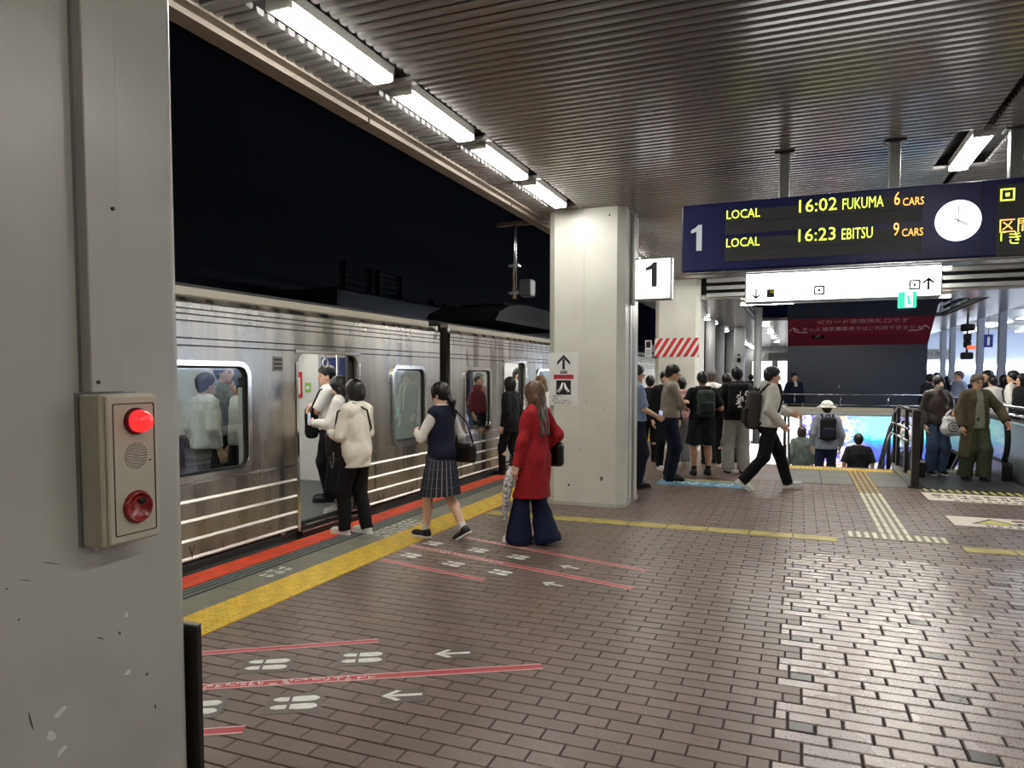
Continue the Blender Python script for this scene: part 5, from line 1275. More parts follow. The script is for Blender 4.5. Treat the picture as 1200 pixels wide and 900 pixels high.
    def trousers(s, m, g=.014, flare=0.0, length=.06, wide=0.0, shorts=False, name='trousers', fold=.004, waist=.07):
        def f(P):
            Q = (P-s.pel.astype(f32)) @ s.Rt
            d = ell(Q, (0, -.006, -.02), (.162*s.build+g, .120*s.build+g, .14+g)); d = smin(d, ell(Q, (0, .004, .06), (.146*s.build+g, .106*s.build+g, .12)), .05)
            for i in (0, 1):
                a, k, b = s.hip[i]+np.array([0, 0, -.02]), s.knee[i], s.ank[i]
                if shorts:
                    e = a+(k-a)*.92; n = ((k-a)/np.linalg.norm(k-a)).astype(f32)
                    q = np.maximum(cone(P, a, k, .086*s.build+g, .078+g+wide), (P-e.astype(f32)) @ n)
                else:
                    q = smin(cone(P, a, k, .084*s.build+g, .058+g+wide), cone(P, k, b+(b-k)*.03, .057+g+wide, .044+g+wide+flare), .04)
                    n = ((b-k)/np.linalg.norm(b-k)).astype(f32); q = np.maximum(q, (P-(b-(b-k)/np.linalg.norm(b-k)*(length-.06)).astype(f32)) @ n-.03)
                d = smin(d, q, .025)
            d = d+folds(P, fold, s.seed+1, .7); return np.maximum(d, Q[:, 2]-waist)
        lo, hi = s.bounds([s.pel]+s.hip+s.knee+s.ank, .17+flare+wide); lo[2] = max(lo[2], 0.012 if min(s.ank[0][2], s.ank[1][2]) < .3 else lo[2])
        return npmesh(name, [(*surf(f, lo, hi, s.vc), 0)], [m], s.root)
    def shoes(s, m, sole, high=False, name='shoe'):
        for i, sd in enumerate((-1, 1)):
            a = s.ank[i]; yw = s.toe[i]; pt = s.heel[i]        # toe: yaw, heel: pitch (heel lifted > 0)
            R = rotm(yw, -pt); z0 = -.085
            T = lambda p: a+R @ np.array(p)
            def fu(P):
                Q = (P-a.astype(f32)) @ R
                d = smin(ell(Q, (0, .115, z0+.042), (.042, .085, .040)), ell(Q, (0, -.012, z0+.050), (.036, .055, .052)), .05); d = smin(d, cone(Q, (0, -.015, z0+.05), (0, -.005, -.0 if not high else .05), .038, .040), .03)
                return np.maximum(d, -(Q[:, 2]-(z0+.018)))
            def fs(P):
                Q = (P-a.astype(f32)) @ R
                d = smin(ell(Q*np.array([1, 1, 0], f32), (0, .115, 0), (.046, .092, 1)), ell(Q*np.array([1, 1, 0], f32), (0, -.012, 0), (.040, .064, 1)), .05); return np.maximum(d, np.maximum(z0-Q[:, 2], Q[:, 2]-(z0+.026)))
            lo, hi = s.bounds([T((0, .2, z0)), T((0, -.08, z0)), T((0, 0, .06)), T((.05, .1, z0)), T((-.05, .1, z0))], .03); v = max(.0075, s.vh)
            o = npmesh(name, [(*surf(fu, lo, hi, v), 0)], [m], s.root)
            npmesh('sole', [(*surf(fs, lo, hi, v*.85), 0)], [sole], o)
    def socks(s, m):
        for i in (0, 1):
            a = s.ank[i]; d = s.knee[i]-a; npmesh('sock', [(*surf(lambda P: cone(P, a, a+d*.16, .041, .043), *s.bounds([a, a+d*.2], .06), .009), 0)], [m], s.root)
    def skirt(s, m, waist=.05, length=.42, r1=.24, pleats=22, amp=.010, name='skirt', flat=.78):
        n = pleats*6; rows = 9; V = []; uv = []
        for r in range(rows):
            t = r/(rows-1); rad = .150*s.build+.012+(r1-.16)*t**.8
            for k in range(n):
                a = 2*math.pi*k/n; ph = (k % 6)/6; am = amp*(.25+t)*(ph-.5)*2
                Q = s.Rt @ np.array([0, 0, waist]); x = (rad+am)*math.cos(a); y = (rad+am)*flat*math.sin(a)
                mid = (s.knee[0]+s.knee[1])/2-s.pel; off = mid[:2]*t*.45
                V.append((s.pel[0]+Q[0]+x+off[0], s.pel[1]+Q[1]+y+off[1], s.pel[2]+Q[2]-length*t)); uv.append((k/n, t))
        Fq = [(r*n+k, r*n+(k+1) % n, (r+1)*n+(k+1) % n, (r+1)*n+k) for r in range(rows-1) for k in range(n)]
        V = np.array(V); Fq = np.array(Fq)[:, ::-1]
        o = npmesh(name, [(V, Fq, 0)], [m], s.root, smooth=amp < .006)
        ul = o.data.uv_layers.new(name='UVMap'); uv = np.array(uv, f32)
        li = np.empty(len(o.data.loops), np.int32); o.data.loops.foreach_get('vertex_index', li); ul.data.foreach_set('uv', uv[li].ravel())
        md = o.modifiers.new('thick', 'SOLIDIFY'); md.thickness = .004
        return o
    def item(s, name, label, cat, group=None):
        """an Empty for something worn or held, at the person's own place and turn"""
        t = thing(name, label, cat, s.root.location, s.root.rotation_euler.z, group); t.scale = (s.s,)*3; return t
    def backpack(s, label, m, m2, w=.15, hgt=.23, dep=.075, zc=.22, pocket=True, group=None):
        t = s.item('backpack', label, 'backpack', group); R = s.Rt; back = -.115*s.build-dep-.012; c = s.up(0, back, zc)
        bd = npmesh('pack_body', [(*surf(lambda P: smin(rbox(P, c, (w, dep, hgt), dep*.92, R), ell(P, c+R @ np.array([0, -dep*.55, -hgt*.3]), (w*.85, dep*.9, hgt*.55), R), .04)+folds(P, .003, s.seed), c-.34, c+.34, s.vc), 0)], [m], t)
        if pocket: npmesh('pocket', [(*surf(lambda P: rbox(P, c+R @ np.array([0, -dep-.012, -hgt*.32]), (w*.72, .035, hgt*.42), .03, R), c-.30, c+.30, s.vc), 0)], [m2], t)
        for sd in (-1, 1):
            pts = [s.up(sd*.085, back+dep*.6, zc+hgt*.9), s.up(sd*.10*s.build, -.06, .505), s.up(sd*.115*s.build, .07, .46), s.up(sd*.125*s.build, .135*s.build, .34), s.up(sd*.16*s.build, .09, .16), s.up(sd*.165*s.build, -.04, .06), s.up(sd*w*.8, back+dep*.5, zc-hgt*.8)]
            MB().tube([tuple(p) for p in pts], .017, 6).build('strap', m2, t)
        MB().tube([tuple(c+R @ np.array(p)) for p in ((-.04, dep*.3, hgt), (-.03, dep*.2, hgt+.045), (.03, dep*.2, hgt+.045), (.04, dep*.3, hgt))], .009, 6).build('grab_loop', m2, t)
        return t, c
    def glasses(s, m):
        b = MB(); M = lambda p: tuple(s.hd+s.headR @ np.array(p))
        for sd in (-1, 1):
            b.tube([M((sd*.033+.021*math.cos(a), .104, .004+.016*math.sin(a))) for a in [k*math.pi/5 for k in range(10)]], .0022, 4, closed=True); b.tube([M((sd*.054, .102, .008)), M((sd*.078, .05, .008)), M((sd*.080, -.01, .006))], .0022, 4)
        b.tube([M((-.012, .106, .008)), M((.012, .106, .008))], .0022, 4); return b.build('glasses', m, s.root)
    def mask(s, m):
        def f(P):
            Q = (P-s.hd.astype(f32)) @ s.headR; d = np.abs(smin(ell(Q, (0, .024, -.036), (.061, .072, .073)), cone(Q, (0, .088, .0), (0, .106, -.03), .012, .016), .03)-.003)-.003
            return np.maximum(d, np.maximum(np.maximum(Q[:, 2]+.018, -.098-Q[:, 2]), .028-Q[:, 1]))
        npmesh('face_mask', [(*surf(f, s.hd-.14, s.hd+.14, min(s.vh, .007)), 0)], [m], s.root)
def rcone(Q, z0, z1, r0, r1, flat):
    t = np.clip((z0-Q[:, 2])/(z0-z1), 0, 1); r = np.sqrt(Q[:, 0]**2+(Q[:, 1]/flat)**2)-(r0+(r1-r0)*t)
    return np.maximum(r*flat, np.maximum(Q[:, 2]-z0, z1-Q[:, 2]))
# ------------------------------------------------------------------ the people in the photograph
PL, PR, AW, TC = (-.93, -.37), (.93, .37), (-.37, .93), (.37, -.93)
def mixd(a, b, t): return (a[0]*(1-t)+b[0]*t, a[1]*(1-t)+b[1]*t)
def gp(u, v): p = atz(u, v); return (p.x, p.y)
def xp(u, x): p = atx(u, 440, x); return (p.x, p.y)
def yp(u, y): p = aty(u, 440, y); return (p.x, p.y)
WHT = cloth('cloth_white', (226, 224, 218), .05); BLK = cloth('cloth_black', (22, 22, 25)); NAVY = cloth('cloth_navy', (28, 32, 50)); CHAR = cloth('cloth_charcoal', (44, 45, 50))
REDC = mat('cardigan_red', srgb(166, 28, 38), .9, noise=(40, .12, (1, 1, .3)), bump=(220, .4)); INDIGO = cloth('denim_indigo', (30, 36, 62)); JEAN = cloth('denim_blue', (72, 88, 116), .25)
LEATH = mat('leather_black', srgb(24, 23, 23), .32, bump=(80, .2)); SHW, SHB, SLW, SLB = MATS['shoe_white'], MATS['shoe_black'], MATS['sole_white'], MATS['sole_black']
def plaid():
    m = bpy.data.materials.new('plaid_skirt'); m.use_nodes = True; N = m.node_tree.nodes; L = m.node_tree.links; b = N['Principled BSDF']; b.inputs['Roughness'].default_value = .85
    tc = N.new('ShaderNodeTexCoord'); sp = N.new('ShaderNodeSeparateXYZ'); L.new(tc.outputs['UV'], sp.inputs[0])
    def stripe(src, freq, width):
        a = N.new('ShaderNodeMath'); a.operation = 'MULTIPLY'; a.inputs[1].default_value = freq; L.new(src, a.inputs[0]); c = N.new('ShaderNodeMath'); c.operation = 'FRACT'; L.new(a.outputs[0], c.inputs[0]); d = N.new('ShaderNodeMath'); d.operation = 'LESS_THAN'; d.inputs[1].default_value = width; L.new(c.outputs[0], d.inputs[0]); return d
    s1 = stripe(sp.outputs['X'], 22, .13); s2 = stripe(sp.outputs['Y'], 5, .06)
    m1 = N.new('ShaderNodeMix'); m1.data_type = 'RGBA'; m1.inputs[6].default_value = srgb(40, 42, 54); m1.inputs[7].default_value = srgb(170, 170, 172); L.new(s1.outputs[0], m1.inputs[0])
    m2 = N.new('ShaderNodeMix'); m2.data_type = 'RGBA'; L.new(s2.outputs[0], m2.inputs[0]); L.new(m1.outputs[2], m2.inputs[6]); m2.inputs[7].default_value = srgb(92, 94, 104); L.new(m2.outputs[2], b.inputs['Base Color']); return m
def softbag(name, label, who, c, half, m, strap, hw=None, cat='bag', r=.05):
    t = who.item(name, label, cat); c = np.array(c, float)
    npmesh('bag_body', [(*surf(lambda P: rbox(P, c, half, r)+folds(P, .003, 1.3), c-np.array(half)-.04, c+np.array(half)+.04, max(.009, who.vc)), 0)], [m], t)
    MB().tube([tuple(p) for p in strap], .011, 6).build('strap', hw or m, t)
    return t
# 1 short-haired woman boarding
a = Person('woman with black bob in loose white blouse and black trousers stepping to the train', gp(419, 626), (-1, .12), 1.58, 2, 'a', ('bob', 'hair_black'), build=.92, ankles=[(-.09, .10, .085), (.085, -.06, .085)], wrists=[(-.10, .28, 1.10), (.14, .27, 1.08)], head=(.1, .25))
a.top(cloth('blouse_white', (232, 226, 214), .05), .020, 1.95, -.20, .022, 'blouse', .006); a.trousers(BLK, .012, name='trousers', wide=.01); a.shoes(SHW, SLW)
t = softbag('shoulder_bag', 'black soft bag held in front by the woman with black bob', a, (-.13, .20, .98), (.055, .11, .14), LEATH, [a.up(-.13, .2, .16), a.up(-.15, .13, .40), a.up(-.10, -.04, .50), a.up(.02, -.135, .42), a.up(.13, -.10, .22), a.up(.17, .03, .05)])
MB().tube([(-.19, .16, .92), (-.20, .15, .80), (-.19, .18, .74), (-.185, .21, .82)], .006, 5).build('hanging_cord', M_STEEL, t)
# 2 woman with a phone in the doorway
b = Person('woman in white blouse and long black skirt looking at her phone in the train doorway', xp(399, -4.82), (-1, -.25), 1.56, 2, 'c', ('longdown', 'hair_black'), build=.9, wrists=[(-.10, .30, 1.12), (.12, .28, 1.10)], head=(.25, .45), z=.055)
b.top(WHT, .02, 2.0, -.08, .02, 'blouse', .006); b.skirt(BLK, .06, .80, .25, 14, .005, 'long_skirt'); b.shoes(SHW, SLW)
t = b.item('phone', 'white phone in the hand of the woman in the train doorway', 'phone')
MB().box(-.115, -.045, .375, .385, 1.10, 1.24, .003).build('phone_body', SHW, t); MB().box(-.11, -.05, .373, .376, 1.11, 1.23).build('phone_screen', mat('screen', srgb(60, 80, 110), .2, emit=(.6, .75, 1), es=.5), t)
# 3 man with folded arms inside
c = Person('young man in white short-sleeved shirt with folded arms inside the train door', xp(384, -5.45), (-.80, -.60), 1.70, 2, 'a', ('short', 'hair_black'), wrists=[(.12, .19, 1.18), (-.12, .22, 1.14)], elbows=[(-.9, .1, -.8), (.9, .1, -.8)], head=(.1, .15), z=.05)
c.top(WHT, .018, .9, -.05, .012, 'shirt', .005); c.trousers(BLK, .016); c.shoes(SHB, SLB)
softbag('front_pack', 'large black pack hugged by the man with folded arms', c, (0, .20, .99), (.15, .08, .19), BLK, [c.up(-.10, .2, .22), c.up(-.12, .10, .44), c.up(-.10, -.06, .50), c.up(-.12, -.12, .3)], r=.06)
# 4 schoolgirl
s4 = Person('schoolgirl in navy vest and plaid pleated skirt walking towards the train', gp(518, 631), (-.97, .20), 1.56, 2, 'c', ('pony', 'hair_black'), build=.9, ankles=[(-.07, .17, .085), (.07, -.24, .125)], wrists=[(-.09, .27, 1.14), (.17, .16, 1.0)], heel=(0, .55), head=(.15, .18), elbows=[(-.7, -.6, -.5), None])
s4.top(WHT, .012, 1.95, -.02, .0, 'shirt', .004); s4.top(NAVY, .030, 0, -.10, .0, 'vest', .002, neck=.455); s4.skirt(plaid(), .03, .49, .265, 22, .012); s4.socks(WHT); s4.shoes(SHB, SLW)
npmesh('collar', [(*surf(lambda P: np.maximum(np.abs(cone((P-s4.pel.astype(f32)) @ s4.Rt, (0, -.005, .47), (0, -.005, .505), .085, .062))-.006, np.abs((P-s4.pel.astype(f32)) @ s4.Rt @ np.array([0, 0, 1], f32)-.485)-.03), s4.neck-.16, s4.neck+.12, .009), 0)], [WHT], s4.root)
t = softbag('school_bag', 'black leather shoulder bag on the schoolgirl\'s hip', s4, (.18, -.17, .93), (.05, .15, .11), LEATH, [(.19, -.06, 1.02), (.20, -.05, 1.25), s4.up(.12, -.04, .50), (.19, -.20, 1.25), (.20, -.28, 1.02)])
MB().tube([(.23, -.24, .95), (.245, -.25, .85), (.24, -.25, .76)], [.006, .014, .010], 6).build('charm', M_WHITEP, t)
# 5 woman in red
s5 = Person('woman in long red cardigan and flared navy trousers with long brown hair', gp(627, 638), (-.98, .20), 1.57, 2, 'c', ('long', 'hair_brown'), build=.88, ankles=[(-.08, .15, .085), (.08, -.10, .085)], wrists=[(-.24, .08, .83), (.22, .06, .95)], head=(.0, .1))
s5.top(REDC, .020, 2.0, -.45, .022, 'cardigan', .006, extra=lambda P, Q, d: smin(d, np.minimum(s5.leg(P, 0, .028), s5.leg(P, 1, .028)), .09)); s5.trousers(INDIGO, .014, flare=.075, wide=.006, length=.02, name='flared_trousers'); s5.shoes(SHW, SLW)
softbag('handbag', 'black handbag at the right elbow of the woman in red', s5, (.30, -.02, .92), (.06, .14, .13), LEATH, [(.29, .09, 1.04), (.28, .06, 1.14), (.27, -.02, 1.17), (.28, -.10, 1.14), (.29, -.12, 1.04)])
t = s5.item('umbrella', 'folded black and white patterned umbrella in the left hand of woman in red', 'umbrella')
MB().tube([(-.27, .13, .84), (-.275, .15, .70), (-.28, .17, .50), (-.285, .19, .30), (-.285, .195, .22)], [.016, .050, .042, .018, .006], 8).build('folded_cloth', mat('umbrella_print', srgb(200, 200, 196), .6, noise=(38, .9)), t)
MB().tube([(-.27, .125, .95), (-.27, .13, .82)], .012, 8).build('handle', SHB, t)
# 6, 7 by the second door
s6 = Person('woman with light brown hair in white top standing beyond the woman in red', yp(634, 10.3), (-.8, .6), 1.62, 1, 'c', ('longdown', 'hair_light')); s6.top(WHT, .02, 1.6, -.08, .015, 'blouse'); s6.trousers(CHAR, .014); s6.shoes(SHB, SLB)
s7 = Person('person in black boarding at the farther train door', xp(598, -4.35), (-1, .1), 1.60, 1, 'a', ('bob', 'hair_black'), ankles=[(-.08, .12, .085), (.08, -.1, .085)]); s7.top(BLK, .025, 2.0, -.2, .03, 'jacket'); s7.trousers(BLK, .014); s7.shoes(SHB, SLB)
s8 = Person('man in white shirt and mask just inside the farther train door', xp(607, -5.15), (.9, -.45), 1.72, 1, 'a', ('short', 'hair_black'), z=.05); s8.top(WHT, .016, 2.0, -.05, .01); s8.trousers(CHAR, .014); s8.shoes(SHB, SLB); s8.mask(mat('mask_dark', srgb(60, 60, 64), .8))
# queue by the striped pillar
q1 = Person('man in light blue shirt and glasses holding a red phone, half behind the pillar', gp(744, 571), mixd(PR, AW, .12), 1.77, 2, 'a', ('short', 'hair_black'), wrists=[None, (.10, .28, .99)], head=(0, .12)); q1.top(cloth('shirt_blue', (132, 152, 184)), .018, .9, -.02, .012); q1.trousers(NAVY, .016, wide=.01); q1.shoes(SHB, SLB); q1.glasses(SHB)
t = q1.item('phone', 'red phone held by the man in light blue shirt', 'phone'); MB().box(.0, .15, .34, .352, 1.00, 1.075, .003).build('phone_body', M_RED, t); MB().box(.005, .145, .335, .340, 1.005, 1.07).build('phone_screen', MATS['screen'], t)
q2 = Person('young man in black jacket over white shirt facing us from behind the queue', yp(780, 12.4), mixd(TC, PR, .12), 1.70, 1, 'c', ('short', 'hair_black'), head=(0, -.05)); q2.top(WHT, .016, 2.0, -.03, .0, 'shirt'); q2.trousers(BLK, .016); q2.shoes(SHW, SLW)
def opened(P, Q, d): return np.maximum(d, -rbox(Q, (0, .15, .2), (.055, .16, .5), .01))
q2.top(BLK, .030, 2.0, -.12, .01, 'jacket', extra=opened)
q3 = Person('man in grey-beige shirt and glasses with folded arms in the queue', gp(784, 563), mixd(PR, TC, .05), 1.79, 2, 'a', ('short', 'hair_black'), wrists=[(.12, .175, 1.16), (-.10, .20, 1.12)], elbows=[(-.9, .1, -.8), (.9, .1, -.8)], head=(0, .22), lean=.04)
q3.top(cloth('shirt_taupe', (150, 142, 130)), .020, 1.75, -.02, .012); q3.trousers(NAVY, .016, wide=.012); q3.shoes(SHB, SLB); q3.glasses(SHB)
q4 = Person('person in red and white striped shirt mostly hidden behind the man with folded arms', yp(799, 13.2), AW, 1.58, 1, 'b', ('short', 'hair_black')); q4.top(mat('striped_shirt', srgb(196, 150, 146), .8, noise=(60, .5, (.1, .1, 1))), .016, .9, -.05, .01); q4.trousers(cloth('cloth_lightgrey', (150, 152, 156)), .018, wide=.02); q4.shoes(SHW, SLW)
q5 = Person('man in black T-shirt and dark shorts with green-grey backpack, seen from behind', gp(822, 557), AW, 1.68, 2, 'b', ('neat', 'hair_black'), ankles=[(-.12, .0, .085), (.12, .03, .085)], wrists=[(-.2, .2, 1.08), (.2, .2, 1.08)], build=1.1, head=(0, .35)); q5.top(BLK, .022, .9, -.1, .02, 'tee_shirt'); q5.trousers(cloth('shorts_dark', (38, 42, 48), .4), .022, shorts=True, wide=.03, name='shorts'); q5.socks(BLK); q5.shoes(SHB, SLB)
q5.backpack('dark green-grey backpack on the man in shorts', cloth('pack_green', (52, 62, 58)), cloth('pack_green_dk', (34, 42, 42)), .14, .22, .08, .24)
q6 = Person('man in white shirt and grey cap deeper in the queue', yp(834, 13.5), AW, 1.73, 1, 'a', ('neat', 'hair_grey')); q6.top(WHT, .018, 2.0, -.06, .01); q6.trousers(CHAR, .016); q6.shoes(SHB, SLB)
npmesh('cap', [(*surf(lambda P: np.minimum(np.maximum(ell((P-q6.hd.astype(f32)) @ q6.headR, (0, -.012, .045), (.100, .118, .100)), .045-((P-q6.hd.astype(f32)) @ q6.headR)[:, 2]), rbox((P-q6.hd.astype(f32)) @ q6.headR, (0, .13, .052), (.07, .06, .008), .008)), q6.hd-.2, q6.hd+.22, .012), 0)], [cloth('cap_grey', (112, 112, 108))], q6.root)
q7 = Person('person with black hair in black top between the cap and the printed backpack', yp(852, 13.1), AW, 1.66, 1, 'a', ('neat', 'hair_black')); q7.top(BLK, .02, 2.0, -.1, .01); q7.trousers(BLK, .016); q7.shoes(SHW, SLW)
q8 = Person('young man in black T-shirt and light grey trousers with printed black backpack', gp(862, 554), mixd(AW, PR, .12), 1.77, 2, 'a', ('neat', 'hair_black'), ankles=[(-.12, 0, .085), (.12, .0, .085)], wrists=[(-.15, .22, 1.08), (.24, .05, .95)]); q8.top(BLK, .024, .95, -.1, .03, 'tee_shirt'); q8.trousers(cloth('cloth_palegrey', (158, 158, 154)), .022, wide=.022, flare=.015); q8.shoes(SHW, SLB)
t, pc_ = q8.backpack('black square backpack with white printed pattern on the man in grey trousers', BLK, NAVY, .165, .24, .085, .25, pocket=False)
pr = MB(); rr_ = random.Random(11)
for k in range(16):
    x0 = rr_.uniform(-.06, .07); z0 = rr_.uniform(-.14, .10); pr.tube([tuple(pc_+q8.Rt @ np.array([x0+dx, -.118-.02*(z0 < 0), z0+dz])) for dx, dz in ((0, 0), (rr_.uniform(.01, .05), rr_.uniform(-.03, .05)), (rr_.uniform(-.03, .05), rr_.uniform(-.06, .06)))], .007, 4)
o = pr.build('white_print', M_WHITEP, t); o['kind'] = 'stuff'
# walking man in white hoodie
hd_ = Person('man in white hoodie and black trousers striding right with backpack', gp(898, 574), mixd(PR, TC, .06), 1.78, 2, 'a', ('short', 'hair_black'), ankles=[(-.08, .30, .10), (.08, -.33, .14)], wrists=[(-.24, .38, 1.02), (.22, .12, .90)], elbows=[(-.3, -.8, -.3), None], heel=(-.12, .6), head=(0, .05), lean=.06)
HOOD = cloth('hoodie_white', (206, 204, 196), .06)
hd_.top(HOOD, .028, 2.0, -.06, .022, 'hoodie', .006, neck=.50); hd_.trousers(BLK, .016, wide=.008); hd_.shoes(SHW, SLW)
npmesh('hood', [(*surf(lambda P: rbox((P-hd_.neck.astype(f32)) @ hd_.Rt, (0, -.07, .01), (.10, .05, .065), .05)+folds(P, .004, 2), hd_.neck-.22, hd_.neck+.2, hd_.vc), 0)], [HOOD], hd_.root)
hd_.backpack('charcoal backpack slung low on the man in white hoodie', cloth('pack_charcoal', (62, 60, 58)), cloth('pack_black', (34, 33, 33)), .145, .26, .08, .15)
# people going down the stairs
z_st = lambda y: -(math.floor((y-SY0)/.29)+1)*.16
def stairman(label, u, y, **k): x_, y_ = yp(u, y); return Person(label, (x_, y_), k.pop('face', AW), z=z_st(y), **k)
k1 = stairman('man in white bucket hat and grey plaid shirt going down the stairs', 970, 14.86, h=1.78, q=1, hair=('neat', 'hair_black'), face=(-.1, 1)); k1.top(mat('plaid_shirt', srgb(140, 146, 160), .85, noise=(45, .35)), .024, 1.9, -.12, .02); k1.trousers(INDIGO, .016); k1.shoes(SHB, SLB)
def hat(P):
    Q = (P-k1.hd.astype(f32)) @ k1.headR; d = np.maximum(ell(Q, (0, -.012, .06), (.105, .118, .085)), .03-Q[:, 2]); return np.minimum(d, np.maximum(np.abs(cone(Q, (0, -.012, .02), (0, -.012, .055), .165, .115))-.006, np.abs(Q[:, 2]-.035)-.022))
npmesh('bucket_hat', [(*surf(hat, k1.hd-.24, k1.hd+.2, .010), 0)], [cloth('hat_white', (214, 212, 204))], k1.root)
k1.backpack('small black backpack on the man in bucket hat', BLK, NAVY, .135, .21, .075, .25)
k2 = stairman('woman in grey-green top and jeans low on the stairs at the left', 941, 15.5, h=1.56, q=1, hair=('bob', 'hair_dkbrown'), face=(-.2, 1)); k2.top(cloth('top_sage', (112, 124, 116)), .02, 1.9, -.1, .015); k2.trousers(JEAN, .016); k2.shoes(SHW, SLW)
k3 = stairman('man in black T-shirt going down the stairs beside the glass railing', 1008, 16.1, h=1.72, q=1, hair=('neat', 'hair_black'), build=1.08, face=(.0, 1)); k3.top(BLK, .024, .95, -.1, .02, 'tee_shirt'); k3.trousers(CHAR, .016); k3.shoes(SHB, SLB)
# off the escalator
OLIVE = cloth('trench_olive', (84, 78, 60)); 
e1 = Person('person in open olive trench coat and glasses stepping off the escalator', gp(1141, 562), mixd(TC, PL, .1), 1.64, 2, 'b', ('curly', 'hair_grey'), ankles=[(-.10, .08, .085), (.10, -.08, .085)], wrists=[(-.36, .20, .95), (.24, .08, .86)], head=(0, .12), elbows=[(-.9, -.5, -.4), None], build=.95)
e1.top(cloth('sweater_sage', (140, 144, 128)), .022, 0, -.12, .015, 'sweater'); e1.trousers(cloth('trousers_olive', (72, 78, 60)), .022, wide=.022, flare=.02); e1.shoes(SHB, SLB); e1.glasses(SHB)
def coat_open(P, Q, d): return np.maximum(d, -np.maximum(np.abs(Q[:, 0])-(.045+.10*np.clip(.35-Q[:, 2], 0, 1)), -(Q[:, 1]-.02)))
e1.top(OLIVE, .028, 2.0, -.58, .085, 'trench_coat', .004, neck=.475, extra=coat_open)
e2 = Person('woman in white mask and dark leather jacket with jeans on the escalator', gp(1096, 556), mixd(TC, PL, .05), 1.62, 2, 'c', ('pony', 'hair_black'), build=.92, wrists=[(-.14, .24, 1.06), None], head=(-.05, .1)); e2.top(mat('jacket_brown', srgb(56, 46, 42), .38, bump=(60, .3)), .026, 2.0, -.08, .010, 'jacket', .004); e2.trousers(JEAN, .018, wide=.02); e2.shoes(SHB, SLW); e2.mask(WHT)
t = e2.item('plastic_bag', 'white plastic carrier bag with black print held by the masked woman', 'bag'); cb = np.array([-.12, .23, .86])
npmesh('bag_body', [(*surf(lambda P: smin(rbox(P, cb, (.15, .06, .15), .05), ell(P, cb+np.array([0, 0, -.06]), (.17, .09, .12)), .04)+folds(P, .010, 2.2, 1.3), cb-.28, cb+.28, .012), 0)], [mat('bag_white', srgb(244, 244, 246), .35)], t)
for sx in (-1, 1): MB().tube([tuple(cb+np.array(p)) for p in ((sx*.10, 0, .12), (sx*.07, 0, .20), (sx*.015, 0, .26))], [.035, .022, .012], 6).build('handle', MATS['bag_white'], t)
MB().tube([tuple(cb+np.array([.02+.085*math.cos(q), .098+.0*q, -.02+.075*math.sin(q)])) for q in [k*.45 for k in range(22)]], .007, 5).tube([tuple(cb+np.array([.02+.04*math.cos(q), .100, -.02+.03*math.sin(q)])) for q in [k*.5 for k in range(12)]], .006, 5).build('printed_loops', M_INK, t)
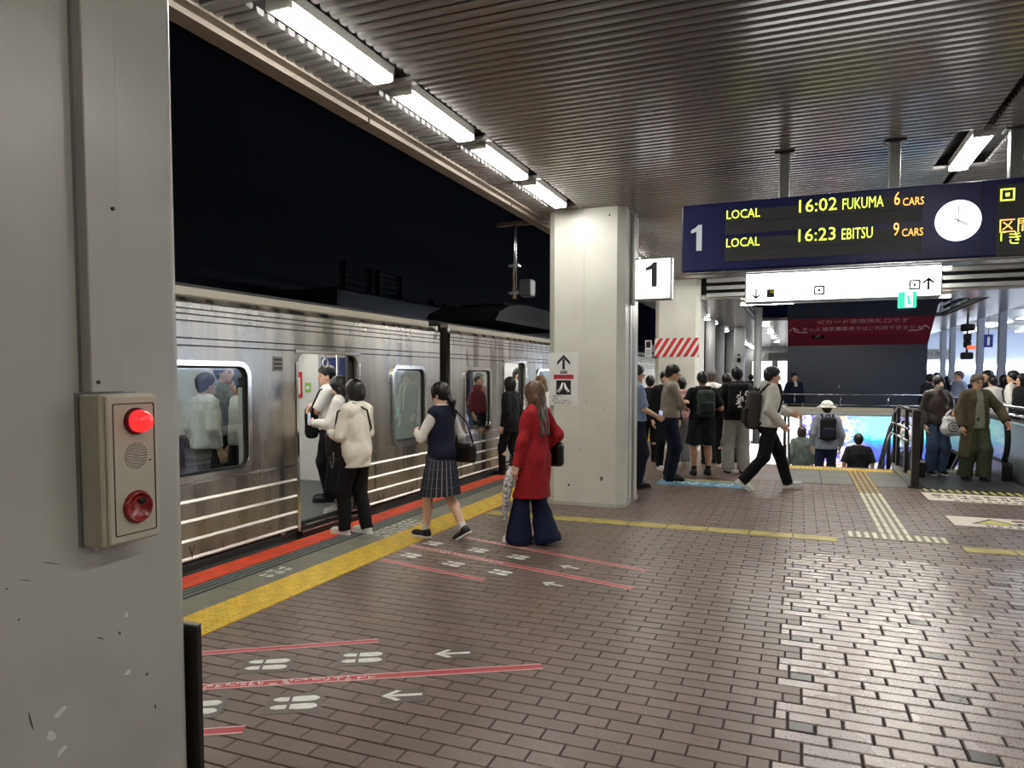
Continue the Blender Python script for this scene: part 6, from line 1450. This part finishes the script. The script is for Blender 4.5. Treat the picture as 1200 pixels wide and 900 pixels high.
# crowd in the hall on the right
crowd = [(1090, 21.1, 1.66, 'hair_black', 'neat', CHAR, AW, 'small dark figure just right of the dark wall panel'), (1110, 23.6, 1.60, 'hair_black', 'bob', BLK, PR, 'dark-haired person in black right behind the masked woman'),
         (1124, 20.7, 1.74, 'hair_grey', 'short', cloth('shirt_pale_blue', (150, 164, 196)), PL, 'man in pale blue shirt with grey hair behind the trench coat'), (1158, 18.2, 1.74, 'hair_black', 'short', BLK, PL, 'tall person in black behind the escalator handrail'),
         (1164, 17.0, 1.62, 'hair_black', 'neat', WHT, AW, 'black-haired person in white top seen from behind beside the steel rail'), (1177, 19.6, 1.64, 'hair_black', 'bob', BLK, AW, 'person in black under the rightmost hall column'), (1188, 16.6, 1.72, 'hair_black', 'neat', WHT, mixd(AW, PL, .4), 'man in white shirt with dark shoulder strap at the right edge'),
         (1199, 15.6, 1.66, 'hair_black', 'bob', BLK, PL, 'person in black cut by the right edge of the picture'), (1098, 22.5, 1.70, 'hair_black', 'neat', BLK, AW, 'far small dark-haired figure between dark wall and masked woman'), (1144, 21.0, 1.66, 'hair_dkbrown', 'bob', NAVY, AW, 'far figure seen over the trench coat wearer\'s shoulder'), (1150, 26.0, 1.68, 'hair_black', 'neat', WHT, TC, 'farthest pale figure near the second hall column')]
for u, y, h_, hc_, hs, m_, fc_, lb in crowd:
    p_ = Person(lb, yp(u, y), fc_, h_, 1 if y < 16 else 0, 'a', (hs, hc_), group='crowd in the bright hall'); p_.top(m_, .022, 1.9, -.08, .015); p_.trousers(CHAR, .016); p_.shoes(SHB, SLB)
    if u == 1188: p_.backpack('black backpack on the man in white at the right edge', BLK, CHAR, .13, .2, .07, .25)
for u, y, h_, m_, lb in ((906, 21.5, 1.66, BLK, 'dark far figure left of the walking man\'s shoulder'), (931, 21.2, 1.70, NAVY, 'person in dark suit with white collar behind the parapet rail'), (899, 26, 1.68, CHAR, 'farther dark figure beside the round pole'), (880, 27, 1.66, CHAR, 'far figure left of the round pole'), (762, 13.4, 1.62, BLK, 'person in black between the blue shirt and the young man facing us')):
    p_ = Person(lb, yp(u, y), TC if u == 931 else AW, h_, 1 if y < 15 else 0, 'a', ('neat', 'hair_black'), group='figures far behind the queue'); p_.top(m_, .022, 2.0, -.1, .015, 'jacket'); p_.trousers(BLK, .016); p_.shoes(SHB, SLB)
    if u == 931: p_.top(WHT, .026, 0, .30, 0, 'shirt_front', extra=lambda P, Q, d: np.maximum(d, np.abs(Q[:, 0])-.05))
# passengers seen through the train windows
for u, x, h_, m_, fc_, lb in ((240, -5.6, 1.60, WHT, (.3, 1), 'passenger in white behind the left of the near train window'), (262, -5.9, 1.74, cloth('shirt_grey', (128, 134, 140)), (1, .2), 'taller passenger in grey in the middle of the near train window'), (283, -5.5, 1.60, WHT, (-.4, -1), 'passenger in white at the right end of the near train window'), (561, -5.8, 1.62, cloth('cloth_maroon', (120, 50, 56)), (1, -.2), 'passenger in maroon behind the farther car\'s first window')):
    p_ = Person(lb, xp(u, x), fc_, h_, 1, 'a', ('neat' if x < -5.55 else 'bob', 'hair_black'), z=.05, group='passengers inside the train'); p_.top(m_, .02, 1.8, -.06, .012); p_.trousers(CHAR, .016); p_.shoes(SHB, SLB)
